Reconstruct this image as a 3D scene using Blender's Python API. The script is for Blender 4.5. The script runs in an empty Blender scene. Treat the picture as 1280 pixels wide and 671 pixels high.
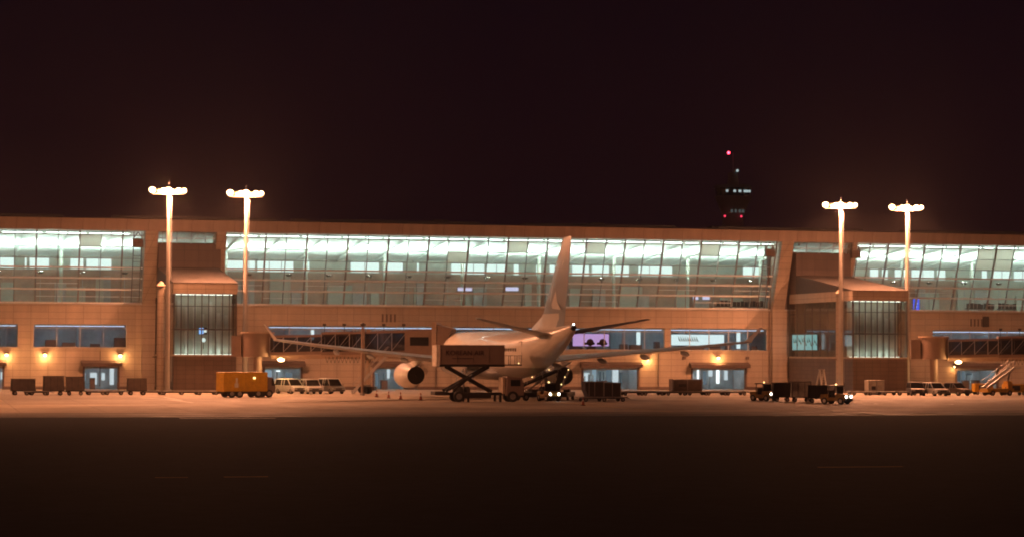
import bpy, bmesh, math, random
from mathutils import Vector, Matrix, Euler
random.seed(7)
R = math.radians
sc = bpy.context.scene
COL = sc.collection

# ------------------------------------------------------------------ camera
F_PX, CAM_H, HEAD, PITCH, ROLL = 2900.0, 5.45, R(14.0), math.atan(104.5 / 2900), 0.0043
CAM_R = Matrix.Rotation(-HEAD, 3, 'Z') @ Matrix.Rotation(R(90) + PITCH, 3, 'X') @ Matrix.Rotation(ROLL, 3, 'Z')
cd = bpy.data.cameras.new('camera'); cam = bpy.data.objects.new('camera', cd); COL.objects.link(cam)
cam.location = (0, 0, CAM_H); cam.rotation_euler = CAM_R.to_euler()
cd.sensor_width = 36; cd.lens = 36 * F_PX / 1280; cd.clip_start = 0.5; cd.clip_end = 6000
sc.camera = cam
def at(px, py, Y):
    """world point seen at a photo pixel (1280 wide) in the vertical plane y = Y"""
    d = CAM_R @ Vector(((px - 640) / F_PX, -(py - 335.5) / F_PX, -1))
    return Vector((0, 0, CAM_H)) + d * (Y / d.y)
def gx(px, Y): return at(px, 465, Y).x
def gz(px, py, Y): return at(px, py, Y).z

# ------------------------------------------------------------------ materials
def newmat(name):
    m = bpy.data.materials.new(name); m.use_nodes = True
    nt = m.node_tree; nt.nodes.clear()
    out = nt.nodes.new('ShaderNodeOutputMaterial')
    return m, nt, out
def mat(name, col, rough=0.6, metal=0.0, var=0.25, scale=1.5, bump=0.0, spec=0.5, coat=0.0):
    m, nt, out = newmat(name); N = nt.nodes.new; L = nt.links.new
    b = N('ShaderNodeBsdfPrincipled'); L(b.outputs[0], out.inputs[0])
    tc = N('ShaderNodeTexCoord'); nz = N('ShaderNodeTexNoise'); nz.inputs['Scale'].default_value = scale
    nz.inputs['Detail'].default_value = 5; nz.inputs['Roughness'].default_value = 0.65
    L(tc.outputs['Object'], nz.inputs['Vector'])
    mr = N('ShaderNodeMapRange'); mr.inputs[1].default_value = 0.3; mr.inputs[2].default_value = 0.7
    mr.inputs[3].default_value = 1 - var; mr.inputs[4].default_value = 1 + var * 0.6
    L(nz.outputs['Fac'], mr.inputs[0])
    mx = N('ShaderNodeMix'); mx.data_type = 'RGBA'; mx.blend_type = 'MULTIPLY'; mx.inputs[0].default_value = 1
    mx.inputs[6].default_value = (*col, 1); L(mr.outputs[0], mx.inputs[7]); L(mx.outputs[2], b.inputs['Base Color'])
    rr = N('ShaderNodeMapRange'); rr.inputs[3].default_value = max(0.05, rough - 0.12); rr.inputs[4].default_value = min(1, rough + 0.12)
    L(nz.outputs['Fac'], rr.inputs[0]); L(rr.outputs[0], b.inputs['Roughness'])
    b.inputs['Metallic'].default_value = metal; b.inputs['Specular IOR Level'].default_value = spec
    b.inputs['Coat Weight'].default_value = coat
    if bump:
        bp = N('ShaderNodeBump'); bp.inputs['Strength'].default_value = bump; bp.inputs['Distance'].default_value = 0.03
        L(nz.outputs['Fac'], bp.inputs['Height']); L(bp.outputs[0], b.inputs['Normal'])
    return m
def emit(name, col, strength):
    m, nt, out = newmat(name)
    e = nt.nodes.new('ShaderNodeEmission'); e.inputs[0].default_value = (*col, 1); e.inputs[1].default_value = strength
    nt.links.new(e.outputs[0], out.inputs[0]); return m
def glass(name, tint, fres=0.12, rough=0.04):
    m, nt, out = newmat(name); N = nt.nodes.new; L = nt.links.new
    t = N('ShaderNodeBsdfTransparent'); t.inputs[0].default_value = (*tint, 1)
    g = N('ShaderNodeBsdfGlossy'); g.inputs['Roughness'].default_value = rough; g.inputs[0].default_value = (0.9, 0.92, 0.95, 1)
    ge = N('ShaderNodeNewGeometry'); dt = N('ShaderNodeVectorMath'); dt.operation = 'DOT_PRODUCT'
    L(ge.outputs['Normal'], dt.inputs[0]); L(ge.outputs['Incoming'], dt.inputs[1])
    def mth(op, a, b=None):
        n = N('ShaderNodeMath'); n.operation = op
        for i, q in enumerate((a, b)):
            if q is None: continue
            if isinstance(q, (int, float)): n.inputs[i].default_value = q
            else: L(q, n.inputs[i])
        return n.outputs[0]
    # Schlick reflectance of a thin pane, the same from both sides
    sch = mth('POWER', mth('SUBTRACT', 1.0, mth('ABSOLUTE', dt.outputs['Value'])), 5.0)
    ad = N('ShaderNodeMath'); ad.operation = 'MULTIPLY_ADD'; ad.use_clamp = True
    L(sch, ad.inputs[0]); ad.inputs[1].default_value = 1 - fres; ad.inputs[2].default_value = fres
    mx = N('ShaderNodeMixShader'); L(ad.outputs[0], mx.inputs[0]); L(t.outputs[0], mx.inputs[1]); L(g.outputs[0], mx.inputs[2])
    L(mx.outputs[0], out.inputs[0]); return m
def panel_mat(name, col, bw, bh, mortar=0.03, dark=0.58, var=0.045):
    m, nt, out = newmat(name); N = nt.nodes.new; L = nt.links.new
    b = N('ShaderNodeBsdfPrincipled'); L(b.outputs[0], out.inputs[0]); b.inputs['Roughness'].default_value = 0.7
    b.inputs['Specular IOR Level'].default_value = 0.3
    ge = N('ShaderNodeNewGeometry'); sp = N('ShaderNodeSeparateXYZ'); L(ge.outputs['Position'], sp.inputs[0])
    ad = N('ShaderNodeMath'); L(sp.outputs[0], ad.inputs[0]); L(sp.outputs[1], ad.inputs[1])
    cb = N('ShaderNodeCombineXYZ'); L(ad.outputs[0], cb.inputs[0]); L(sp.outputs[2], cb.inputs[1])
    br = N('ShaderNodeTexBrick'); br.inputs['Scale'].default_value = 1; br.inputs['Brick Width'].default_value = bw
    br.inputs['Row Height'].default_value = bh; br.inputs['Mortar Size'].default_value = mortar
    br.inputs['Bias'].default_value = 0; br.offset = 0.0
    c = Vector(col)
    br.inputs['Color1'].default_value = (*(c * (1 - var)), 1); br.inputs['Color2'].default_value = (*(c * (1 + var)), 1)
    br.inputs['Mortar'].default_value = (*(c * dark), 1); L(cb.outputs[0], br.inputs['Vector'])
    # rain streaks and dirt on the panels
    mp = N('ShaderNodeMapping'); mp.inputs['Scale'].default_value = (0.9, 0.9, 0.12); L(ge.outputs['Position'], mp.inputs[0])
    nz = N('ShaderNodeTexNoise'); nz.inputs['Scale'].default_value = 1.2; nz.inputs['Detail'].default_value = 6; L(mp.outputs[0], nz.inputs['Vector'])
    mr = N('ShaderNodeMapRange'); mr.inputs[1].default_value = 0.3; mr.inputs[2].default_value = 0.75; mr.inputs[3].default_value = 0.86; mr.inputs[4].default_value = 1.07
    L(nz.outputs['Fac'], mr.inputs[0])
    mx = N('ShaderNodeMix'); mx.data_type = 'RGBA'; mx.blend_type = 'MULTIPLY'; mx.inputs[0].default_value = 1
    L(br.outputs['Color'], mx.inputs[6]); L(mr.outputs[0], mx.inputs[7]); L(mx.outputs[2], b.inputs['Base Color'])
    bp = N('ShaderNodeBump'); bp.inputs['Strength'].default_value = 0.5; bp.inputs['Distance'].default_value = 0.03; bp.invert = True
    L(br.outputs['Fac'], bp.inputs['Height']); L(bp.outputs[0], b.inputs['Normal'])
    return m
def ground_mat(name, col, slab=None, rough=0.8, spec=0.25, mott=0.35, tyre=0.0, bump=0.25):
    m, nt, out = newmat(name); N = nt.nodes.new; L = nt.links.new
    b = N('ShaderNodeBsdfPrincipled'); L(b.outputs[0], out.inputs[0]); b.inputs['Specular IOR Level'].default_value = spec
    if bump == 0: b.inputs['Specular Tint'].default_value = (.75, 1, 1, 1)
    ge = N('ShaderNodeNewGeometry')
    def noise(scale, vec_scale=(1, 1, 1), detail=6):
        mp = N('ShaderNodeMapping'); mp.inputs['Scale'].default_value = vec_scale; L(ge.outputs['Position'], mp.inputs[0])
        n = N('ShaderNodeTexNoise'); n.inputs['Scale'].default_value = scale; n.inputs['Detail'].default_value = detail
        L(mp.outputs[0], n.inputs['Vector']); return n.outputs['Fac']
    def rng(s, a, b_, lo, hi):
        r_ = N('ShaderNodeMapRange'); r_.inputs[1].default_value = a; r_.inputs[2].default_value = b_
        r_.inputs[3].default_value = lo; r_.inputs[4].default_value = hi; L(s, r_.inputs[0]); return r_.outputs[0]
    def mul(a, b_):
        x = N('ShaderNodeMix'); x.data_type = 'RGBA'; x.blend_type = 'MULTIPLY'; x.inputs[0].default_value = 1
        L(a, x.inputs[6]); L(b_, x.inputs[7]); return x.outputs[2]
    base = N('ShaderNodeRGB'); base.outputs[0].default_value = (*col, 1); c = base.outputs[0]
    if slab:
        br = N('ShaderNodeTexBrick'); br.offset = 0; br.inputs['Scale'].default_value = 1
        br.inputs['Brick Width'].default_value = slab; br.inputs['Row Height'].default_value = slab
        br.inputs['Mortar Size'].default_value = 0.03; v = Vector(col)
        br.inputs['Color1'].default_value = (*(v * 0.88), 1); br.inputs['Color2'].default_value = (*(v * 1.1), 1); br.inputs['Mortar'].default_value = (*(v * 0.35), 1)
        L(ge.outputs['Position'], br.inputs['Vector']); c = br.outputs['Color']
    c = mul(c, rng(noise(0.06), 0.3, 0.7, 1 - mott, 1.1))
    c = mul(c, rng(noise(0.9, (1, 1, 1)), 0.35, 0.7, 0.85, 1.08))
    if tyre:
        c = mul(c, rng(noise(0.5, (0.05, 1.4, 1), 3), 0.45, 0.68, 1.0, 1 - tyre))
        c = mul(c, rng(noise(0.35, (1, 1, 1), 2), 0.62, 0.72, 1.0, 1 - tyre))
    L(c, b.inputs['Base Color'])
    rv = 0.15 if bump else 0.015
    L(rng(noise(0.3), 0.3, 0.7, rough - rv, min(1, rough + rv)), b.inputs['Roughness'])
    bp = N('ShaderNodeBump'); bp.inputs['Strength'].default_value = bump; bp.inputs['Distance'].default_value = 0.01
    L(noise(14), bp.inputs['Height']); L(bp.outputs[0], b.inputs['Normal'])
    return m

SODIUM = (1.0, 0.36, 0.165)
M = dict(
    wall=panel_mat('beige_wall_panels', (0.46, 0.385, 0.31), 2.4, 0.9),
    fascia=panel_mat('fascia_panels', (0.42, 0.33, 0.27), 3.0, 3.0, var=0.05),
    brownbase=panel_mat('brown_stone_base', (0.15, 0.11, 0.095), 1.2, 0.6, var=0.08),
    upbox=panel_mat('upper_metal_cladding', (0.13, 0.105, 0.10), 2.0, 1.5, var=0.05),
    flank=mat('flank_inner_wall', (0.16, 0.155, 0.13), 0.7, 0, 0.3, 0.4),
    troof=mat('tower_roof_sheet', (0.055, 0.048, 0.045), 0.8, 0, 0.3),
    roof=mat('dark_roof_metal', (0.10, 0.105, 0.12), 0.6, 0.2),
    mull=mat('pale_mullion_paint', (0.50, 0.52, 0.53), 0.45, 0.2, 0.08), backlit_mull=mat('backlit_mullion_grey', (0.26, 0.27, 0.26), 0.5, 0.2, 0.08), rail=mat('white_rail_paint', (0.80, 0.80, 0.78), 0.45, 0, 0.06),
    dmull=mat('dark_mullion', (0.10, 0.095, 0.09), 0.5, 0.3),
    ceil=mat('white_ceiling', (0.78, 0.83, 0.80), 0.8, 0, 0.08, 0.6),
    brownwall=mat('brown_hall_wall', (0.52, 0.36, 0.29), 0.6, 0, 0.3, 0.35),
    palewall=mat('pale_hall_wall', (0.60, 0.64, 0.58), 0.7, 0, 0.15, 0.4),
    hallfloor=mat('hall_floor', (0.35, 0.33, 0.30), 0.35),
    room=mat('room_plaster', (0.52, 0.53, 0.53), 0.8, 0, 0.3, 0.5),
    dark=mat('dark_paint', (0.045, 0.04, 0.04), 0.55),
    black=mat('tyre_rubber', (0.02, 0.02, 0.02), 0.85),
    chassis=mat('chassis_grease_black', (0.035, 0.03, 0.028), 0.6, 0.3),
    steel=mat('galvanised_steel', (0.42, 0.42, 0.42), 0.45, 0.6),
    pole=mat('mast_paint', (0.42, 0.40, 0.37), 0.5, 0.1, 0.12),
    white=mat('white_vehicle_paint', (0.72, 0.72, 0.70), 0.3, 0, 0.12, 2, coat=0.4),
    cartgrey=mat('grey_cart_canvas', (0.17, 0.14, 0.13), 0.8, 0, 0.3),
    cartdark=mat('dark_cart_canvas', (0.05, 0.045, 0.05), 0.8, 0, 0.3),
    carttan=mat('pale_cart_cover', (0.74, 0.70, 0.62), 0.7, 0, 0.25),
    yellow=mat('yellow_gse_paint', (0.62, 0.35, 0.02), 0.4, 0, 0.2, 2, coat=0.3),
    glassd=mat('vehicle_window_glass', (0.015, 0.017, 0.02), 0.08, 0, 0.05),
    plane=None,
    finpaint=None,
    planegrey=mat('aircraft_grey_paint', (0.31, 0.32, 0.33), 0.35, 0, 0.1, 0.5),
    nacelle=mat('nacelle_paint', (0.70, 0.68, 0.64), 0.35, 0, 0.1, 0.8, coat=0.3),
    soot=mat('exhaust_soot', (0.012, 0.011, 0.010), 0.7),
    bare=mat('bare_metal', (0.55, 0.53, 0.50), 0.3, 0.9, 0.1),
    bridge=mat('bridge_brown_paint', (0.26, 0.19, 0.155), 0.55, 0.1, 0.2, 0.8),
    bridgepale=mat('bridge_tan_paint', (0.48, 0.37, 0.28), 0.55, 0, 0.2, 0.8),
    cater=mat('catering_box_paint', (0.27, 0.20, 0.175), 0.5, 0.1, 0.15, 1.0),
    letter=mat('maroon_lettering', (0.045, 0.012, 0.015), 0.6, 0, 0.1),
    cone=mat('orange_cone', (0.30, 0.07, 0.03), 0.6),
    conc=mat('tower_concrete', (0.30, 0.29, 0.28), 0.8),
    seatm=mat('black_seat_leather', (0.015, 0.015, 0.017), 0.6),
    lineyel=mat('yellow_line_paint', (0.55, 0.36, 0.05), 0.7, 0, 0.4, 0.8),
    linewht=mat('white_line_paint', (0.72, 0.70, 0.66), 0.65, 0, 0.35, 0.8),
    glass=glass('hall_glass', (0.86, 0.92, 0.89), 0.10),
    gstair=glass('stair_tower_glass', (0.74, 0.76, 0.72), 0.10, 0.03),
    gwin=glass('room_glass', (0.74, 0.80, 0.84), 0.10),
    gbridge=glass('bridge_glass', (0.35, 0.36, 0.38), 0.12),
    e_lamp=emit('sodium_lens', (1.0, 0.62, 0.30), 26),
    e_lamp2=emit('sodium_lens_dim', (1.0, 0.52, 0.2), 6),
    e_wall=emit('wall_lamp_glow', (1.0, 0.62, 0.26), 14),
    e_ceil=emit('fluorescent_strip', (0.86, 1.0, 0.93), 11.0),
    e_up=emit('uplight_lens', (0.80, 1.0, 0.90), 520),
    e_cler=emit('lit_clerestory', (0.80, 1.0, 0.95), 1.25),
    e_tube=emit('blue_white_tube', (0.72, 0.82, 1.0), 1.7),
    e_bay=emit('bay_tube', (0.60, 0.87, 1.0), 26.0),
    e_strip=emit('bay_strip', (0.75, 0.95, 1.0), 1.8),
    e_head=emit('headlamp', (1.0, 0.93, 0.85), 16),
    e_red=emit('obstruction_red', (1.0, 0.04, 0.08), 14),
    e_tow=emit('tower_cab_light', (0.75, 0.95, 0.95), 0.6),
    e_towd=emit('tower_dim_light', (0.6, 0.75, 0.72), 0.10),
    e_nav=emit('white_nav_light', (1, 1, 1), 25),
    e_white=emit('backlit_white', (0.85, 1.0, 0.97), 1.25),
    e_purple=emit('purple_screen', (0.78, 0.45, 0.85), 0.95),
    e_teal=emit('teal_room_light', (0.40, 0.80, 0.80), 0.75),
    e_blue=emit('blue_sign', (0.03, 0.10, 0.85), 1.2),
    e_warm=emit('warm_lamp', (1.0, 0.66, 0.25), 4.0),
)
def plane_paint():
    m, nt, out = newmat('airliner_white_paint'); N = nt.nodes.new; L = nt.links.new
    b = N('ShaderNodeBsdfPrincipled'); L(b.outputs[0], out.inputs[0]); b.inputs['Roughness'].default_value = 0.32; b.inputs['Coat Weight'].default_value = 0.3
    tc = N('ShaderNodeTexCoord'); sp = N('ShaderNodeSeparateXYZ'); L(tc.outputs['Object'], sp.inputs[0])
    # livery: white upper body, grey belly with a hard edge
    gt = N('ShaderNodeMath'); gt.operation = 'GREATER_THAN'; gt.inputs[1].default_value = 3.7; L(sp.outputs[2], gt.inputs[0])
    mx = N('ShaderNodeMix'); mx.data_type = 'RGBA'; L(gt.outputs[0], mx.inputs[0])
    mx.inputs[6].default_value = (0.40, 0.40, 0.40, 1); mx.inputs[7].default_value = (0.84, 0.81, 0.74, 1)
    mp = N('ShaderNodeMapping'); mp.inputs['Scale'].default_value = (1, 0.35, 1); L(tc.outputs['Object'], mp.inputs[0])
    nz = N('ShaderNodeTexNoise'); nz.inputs['Scale'].default_value = 1.1; nz.inputs['Detail'].default_value = 6; L(mp.outputs[0], nz.inputs['Vector'])
    mr = N('ShaderNodeMapRange'); mr.inputs[1].default_value = .3; mr.inputs[2].default_value = .7; mr.inputs[3].default_value = .86; mr.inputs[4].default_value = 1.04; L(nz.outputs['Fac'], mr.inputs[0])
    # frame joints every 4 m
    wv = N('ShaderNodeMath'); wv.operation = 'PINGPONG'; wv.inputs[1].default_value = 2.0; L(sp.outputs[1], wv.inputs[0])
    jl = N('ShaderNodeMapRange'); jl.inputs[1].default_value = 0.0; jl.inputs[2].default_value = 0.04; jl.inputs[3].default_value = 0.75; jl.inputs[4].default_value = 1; L(wv.outputs[0], jl.inputs[0])
    m1 = N('ShaderNodeMix'); m1.data_type = 'RGBA'; m1.blend_type = 'MULTIPLY'; m1.inputs[0].default_value = 1; L(mx.outputs[2], m1.inputs[6]); L(mr.outputs[0], m1.inputs[7])
    m2 = N('ShaderNodeMix'); m2.data_type = 'RGBA'; m2.blend_type = 'MULTIPLY'; m2.inputs[0].default_value = 1; L(m1.outputs[2], m2.inputs[6]); L(jl.outputs[0], m2.inputs[7])
    L(m2.outputs[2], b.inputs['Base Color']); return m
M['plane'] = plane_paint()
M['finpaint'] = mat('fin_grey_green_paint', (0.27, 0.31, 0.36), 0.35, 0, 0.12, 0.5, coat=0.3)

# ------------------------------------------------------------------ mesh helpers
class MB:
    def __init__(s): s.v = []; s.f = []
    def add(s, vs, fs):
        o = len(s.v); s.v += [tuple(v) for v in vs]; s.f += [tuple(i + o for i in f) for f in fs]; return s
    def box(s, x0, x1, y0, y1, z0, z1):
        v = [(x, y, z) for z in (z0, z1) for y in (y0, y1) for x in (x0, x1)]
        return s.add(v, [(0, 2, 3, 1), (4, 5, 7, 6), (0, 1, 5, 4), (2, 6, 7, 3), (0, 4, 6, 2), (1, 3, 7, 5)])
    def bar(s, a, b, w, h=None):
        """square bar from a to b"""
        h = h or w; a = Vector(a); b = Vector(b); d = (b - a).normalized()
        up = Vector((0, 0, 1)) if abs(d.z) < 0.95 else Vector((0, 1, 0))
        r = d.cross(up).normalized() * (w / 2); u = r.cross(d).normalized() * (h / 2)
        v = [p + i * r + j * u for p in (a, b) for i, j in ((-1, -1), (1, -1), (1, 1), (-1, 1))]
        return s.add(v, [(3, 2, 1, 0), (4, 5, 6, 7), (0, 1, 5, 4), (1, 2, 6, 5), (2, 3, 7, 6), (3, 0, 4, 7)])
    def cyl(s, a, b, r0, r1=None, n=16, cap=True):
        r1 = r0 if r1 is None else r1; a = Vector(a); b = Vector(b); d = (b - a).normalized()
        up = Vector((0, 0, 1)) if abs(d.z) < 0.95 else Vector((1, 0, 0))
        r = d.cross(up).normalized(); u = r.cross(d)
        v = []
        for p, q in ((a, r0), (b, r1)):
            for k in range(n): t = 2 * math.pi * k / n; v.append(p + (r * math.cos(t) + u * math.sin(t)) * q)
        f = [(k, (k + 1) % n, n + (k + 1) % n, n + k) for k in range(n)]
        if cap: f += [tuple(range(n - 1, -1, -1)), tuple(range(n, 2 * n))]
        return s.add(v, f)
    def loft(s, rings, cap=True):
        n = len(rings[0]); v = [p for r in rings for p in r]; f = []
        for i in range(len(rings) - 1):
            for k in range(n): f.append((i * n + k, i * n + (k + 1) % n, (i + 1) * n + (k + 1) % n, (i + 1) * n + k))
        if cap: f += [tuple(range(n - 1, -1, -1)), tuple(range((len(rings) - 1) * n, len(rings) * n))]
        return s.add(v, f)
    def prism(s, poly, a, b, axis='y', taper=None):
        """poly of (u, z) pushed along an axis from a to b"""
        mk = (lambda p, t: (p[0], t, p[1])) if axis == 'y' else ((lambda p, t: (t, p[0], p[1])) if axis == 'x' else (lambda p, t: (p[0], p[1], t)))
        return s.loft([[mk(p, a) for p in poly], [mk(p, b) for p in poly]])
    def frustum(s, x0, x1, X0, X1, w, W, z0, z1):
        v = [(x0, -w, z0), (x1, -w, z0), (x1, w, z0), (x0, w, z0), (X0, -W, z1), (X1, -W, z1), (X1, W, z1), (X0, W, z1)]
        return s.add(v, [(3, 2, 1, 0), (4, 5, 6, 7), (0, 1, 5, 4), (1, 2, 6, 5), (2, 3, 7, 6), (3, 0, 4, 7)])
    def quad(s, a, b, c, d): return s.add([a, b, c, d], [(0, 1, 2, 3)])
    def sphere(s, c, r, n=12, m=8, sz=1.0):
        rings = []
        for i in range(m + 1):
            t = -math.pi / 2 + math.pi * (i + 0.02) / (m + 0.04); q = r * math.cos(t)
            rings.append([(c[0] + q * math.cos(2 * math.pi * k / n), c[1] + q * math.sin(2 * math.pi * k / n), c[2] + r * sz * math.sin(t)) for k in range(n)])
        return s.loft(rings)
    def build(s, name, m, parent=None, smooth=None, world=False, bevel=0):
        me = bpy.data.meshes.new(name)
        off = Vector(parent_world(parent)) if world and parent else Vector()
        me.from_pydata([Vector(v) - off for v in s.v], [], s.f)
        bm = bmesh.new(); bm.from_mesh(me); bmesh.ops.recalc_face_normals(bm, faces=bm.faces); bm.to_mesh(me); bm.free()
        me.materials.append(m)
        if smooth:
            for p in me.polygons: p.use_smooth = True
            me.set_sharp_from_angle(angle=R(smooth))
        o = bpy.data.objects.new(name, me); COL.objects.link(o); o.parent = parent
        if bevel:
            b = o.modifiers.new('bevel', 'BEVEL'); b.width = bevel; b.segments = 2; b.limit_method = 'ANGLE'
        return o
def parent_world(p):
    v = Vector()
    while p is not None: v += p.location; p = p.parent
    return v
def tag(o, label=None, cat=None, group=None, kind=None):
    if label: o['label'] = label
    if cat: o['category'] = cat
    if group: o['group'] = group
    if kind: o['kind'] = kind
    return o
def thing(name, label, cat, loc=(0, 0, 0), rz=0, group=None):
    o = bpy.data.objects.new(name, None); COL.objects.link(o); o.location = loc; o.rotation_euler = (0, 0, rz)
    return tag(o, label, cat, group)
def dup(o, loc=None, rz=None, label=None, parent=None):
    c = o.copy(); COL.objects.link(c)
    if parent is not None: c.parent = parent
    if loc is not None: c.location = loc
    if rz is not None: c.rotation_euler = (0, 0, rz)
    if label: c['label'] = label
    for ch in list(o.children): dup(ch, parent=c)
    return c
def lamp(name, loc, power, col, radius=0.3, parent=None):
    d = bpy.data.lights.new(name, 'POINT'); d.energy = power; d.color = col; d.shadow_soft_size = radius
    o = bpy.data.objects.new(name, d); COL.objects.link(o); o.location = loc; o.parent = parent; return o
def text(name, body, size, m, parent, loc, rot, extrude=0.01):
    c = bpy.data.curves.new(name, 'FONT'); c.body = body; c.size = size; c.extrude = extrude; c.align_x = 'LEFT'; c.align_y = 'CENTER'
    c.materials.append(m)
    tmp = bpy.data.objects.new(name, c); COL.objects.link(tmp); bpy.context.view_layer.update()
    me = bpy.data.meshes.new_from_object(tmp.evaluated_get(bpy.context.evaluated_depsgraph_get())); bpy.data.objects.remove(tmp)
    o = bpy.data.objects.new(name, me); COL.objects.link(o); o.parent = parent; o.location = loc; o.rotation_euler = rot; return o
def walls(mb, x0, x1, z0, z1, holes, y0, y1):
    xs = sorted({x0, x1, *[min(max(h[i], x0), x1) for h in holes for i in (0, 1)]})
    zs = sorted({z0, z1, *[min(max(h[i], z0), z1) for h in holes for i in (2, 3)]})
    def solid(i, k):
        if not (0 <= i < len(xs) - 1 and 0 <= k < len(zs) - 1): return False
        cx = (xs[i] + xs[i + 1]) / 2; cz = (zs[k] + zs[k + 1]) / 2
        return not any(h[0] < cx < h[1] and h[2] < cz < h[3] for h in holes)
    for i in range(len(xs) - 1):
        for k in range(len(zs) - 1):
            if not solid(i, k): continue
            a, b, c, d = xs[i], xs[i + 1], zs[k], zs[k + 1]
            mb.quad((a, y0, c), (b, y0, c), (b, y0, d), (a, y0, d)); mb.quad((a, y1, d), (b, y1, d), (b, y1, c), (a, y1, c))
            if not solid(i - 1, k): mb.quad((a, y0, c), (a, y0, d), (a, y1, d), (a, y1, c))
            if not solid(i + 1, k): mb.quad((b, y0, c), (b, y1, c), (b, y1, d), (b, y0, d))
            if not solid(i, k - 1): mb.quad((a, y0, c), (a, y1, c), (b, y1, c), (b, y0, c))
            if not solid(i, k + 1): mb.quad((a, y0, d), (b, y0, d), (b, y1, d), (a, y1, d))

# ------------------------------------------------------------------ ground
YB = 330.0
XW0, XW1 = -45.0, 235.0
mb = MB(); mb.quad((-900, -80, -0.012), (1500, -80, -0.012), (1500, 1500, -0.012), (-900, 1500, -0.012))
tag(mb.build('ground', ground_mat('dark_grass_ground', (0.028, 0.040, 0.052), None, 0.88, 0.045, .10, 0, 0.0)), kind='structure')
mb = MB(); mb.quad((-900, 62, -0.008), (1500, 62, -0.008), (1500, 192.5, -0.008), (-900, 192.5, -0.008))
tag(mb.build('taxiway', ground_mat('taxiway_asphalt', (0.030, 0.040, 0.055), None, 0.88, 0.045, .10, 0, 0.0)), kind='structure')
mb = MB(); mb.quad((-900, 192.5, 0), (1500, 192.5, 0), (1500, 372, 0), (-900, 372, 0))
tag(mb.build('apron', ground_mat('apron_concrete', (0.47, 0.40, 0.305), 7.5, 0.74, 0.45, 0.36, 0.35)), kind='structure')
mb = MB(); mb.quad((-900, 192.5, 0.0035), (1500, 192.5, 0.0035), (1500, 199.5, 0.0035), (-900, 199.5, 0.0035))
tag(mb.build('apron_edge_fade', ground_mat('edge_fade_dark', (0.10, 0.09, 0.085), None, 0.7, 0.3, .5)), kind='structure')  # dark strip, paints the last step of the apron light fading out
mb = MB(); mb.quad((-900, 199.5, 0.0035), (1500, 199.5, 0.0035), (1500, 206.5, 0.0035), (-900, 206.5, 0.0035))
tag(mb.build('apron_edge_fade', ground_mat('edge_fade_mid', (0.25, 0.22, 0.19), 7.0, 0.7, 0.4, .5)), kind='structure')  # in-between tone, paints the floodlight falling off towards the edge
# kerb-like drain channel where the concrete ends
mb = MB(); mb.box(-900, 1500, 192.0, 192.5, -0.01, 0.012)
tag(mb.build('drain_channel', M['chassis']), kind='structure')
def stripe(name, pts, w, m, z=0.004):
    mb = MB()
    for (a, b) in zip(pts[:-1], pts[1:]):
        a = Vector((*a, z)); b = Vector((*b, z)); n = (b - a).cross(Vector((0, 0, 1))).normalized() * w / 2
        mb.quad(a - n, b - n, b + n, a + n)
    return tag(mb.build(name, m), kind='structure')
def arc(cx, cy, r, a0, a1, n=20): return [(cx + r * math.cos(R(a0 + (a1 - a0) * k / n)), cy + r * math.sin(R(a0 + (a1 - a0) * k / n))) for k in range(n + 1)]
AX = 66.4                                     # stand centre line
stripe('stand_centre_line', [(AX, 205), (AX, 306)], 0.3, M['lineyel'])
stripe('stand_centre_line', [(AX + 94.6, 205), (AX + 94.6, 306)], 0.3, M['lineyel'])
stripe('stand_centre_line', [(AX - 94.6, 205), (AX - 94.6, 306)], 0.3, M['lineyel'])
stripe('equipment_line', [(gx(175, 274), 274), (gx(213, 262), 262), (gx(242, 246), 246)], 0.35, M['linewht'], 0.005)
stripe('equipment_line', [(gx(205, 276), 276), (gx(228, 258), 258)], 0.3, M['linewht'], 0.005)
stripe('service_road_line', [(-60, 279), (AX - 9, 279)], 0.2, M['linewht'])
stripe('service_road_line', [(AX + 9, 279), (240, 279)], 0.2, M['linewht'])
stripe('apron_edge_line', [(gx(225, 189), 189), (gx(345, 189), 189)], 0.9, M['linewht'], -0.002)
stripe('apron_edge_line', [(gx(1025, 193.6), 193.6), (gx(1072, 193.6), 193.6)], 0.8, M['linewht'], 0.006)
stripe('stand_circle', arc(gx(1142, 236), 236, 4.2, 0, 360, 40), 0.3, M['linewht'], 0.0055)
for a, b in ((195, 236), (281, 336)):
    stripe('taxiway_line', [(gx(a, 101), 101), (gx(b, 101), 101)], 0.25, M['lineyel'], -0.003)
stripe('taxiway_line', [(gx(1022, 105), 105), (gx(1128, 105), 105)], 0.25, M['lineyel'], -0.003)

# ------------------------------------------------------------------ terminal building
T = thing('terminal_building', 'long beige airport terminal with sloping glass concourse hall glowing green white', 'building', (82, YB, 0))
YT = 326.0                                    # glass leans out towards the apron at the top
ZG0, ZG1, ZP = 12.05, 22.0, 23.6
secs = [(XW0, 28.4), (39.6, 122.0), (134.0, XW1)]      # glazed sections between the gate blocks
win_px = [(-34, 22), (41, 158), (334, 548), (566, 694), (705, 831), (838, 959), (1166, 1306)]
wins = [(gx(a, YB), gx(b, YB)) for a, b in win_px] + [(172, 200)]
WZ0, WZ1 = 5.85, 9.15
bay_px = [(-30, 3), (106, 147), (331, 376), (468, 520), (729, 797), (866, 931), (1196, 1246)]
bays = [(gx(a, YB), gx(b, YB)) for a, b in bay_px]
BZ = 3.25
mb = MB(); walls(mb, XW0, XW1, 0, ZG0 - 0.15, [(a, b, WZ0, WZ1) for a, b in wins] + [(a, b, -1, BZ) for a, b in bays], YB, YB + 0.45)
mb.build('wall', M['wall'], T, world=True)
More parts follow.
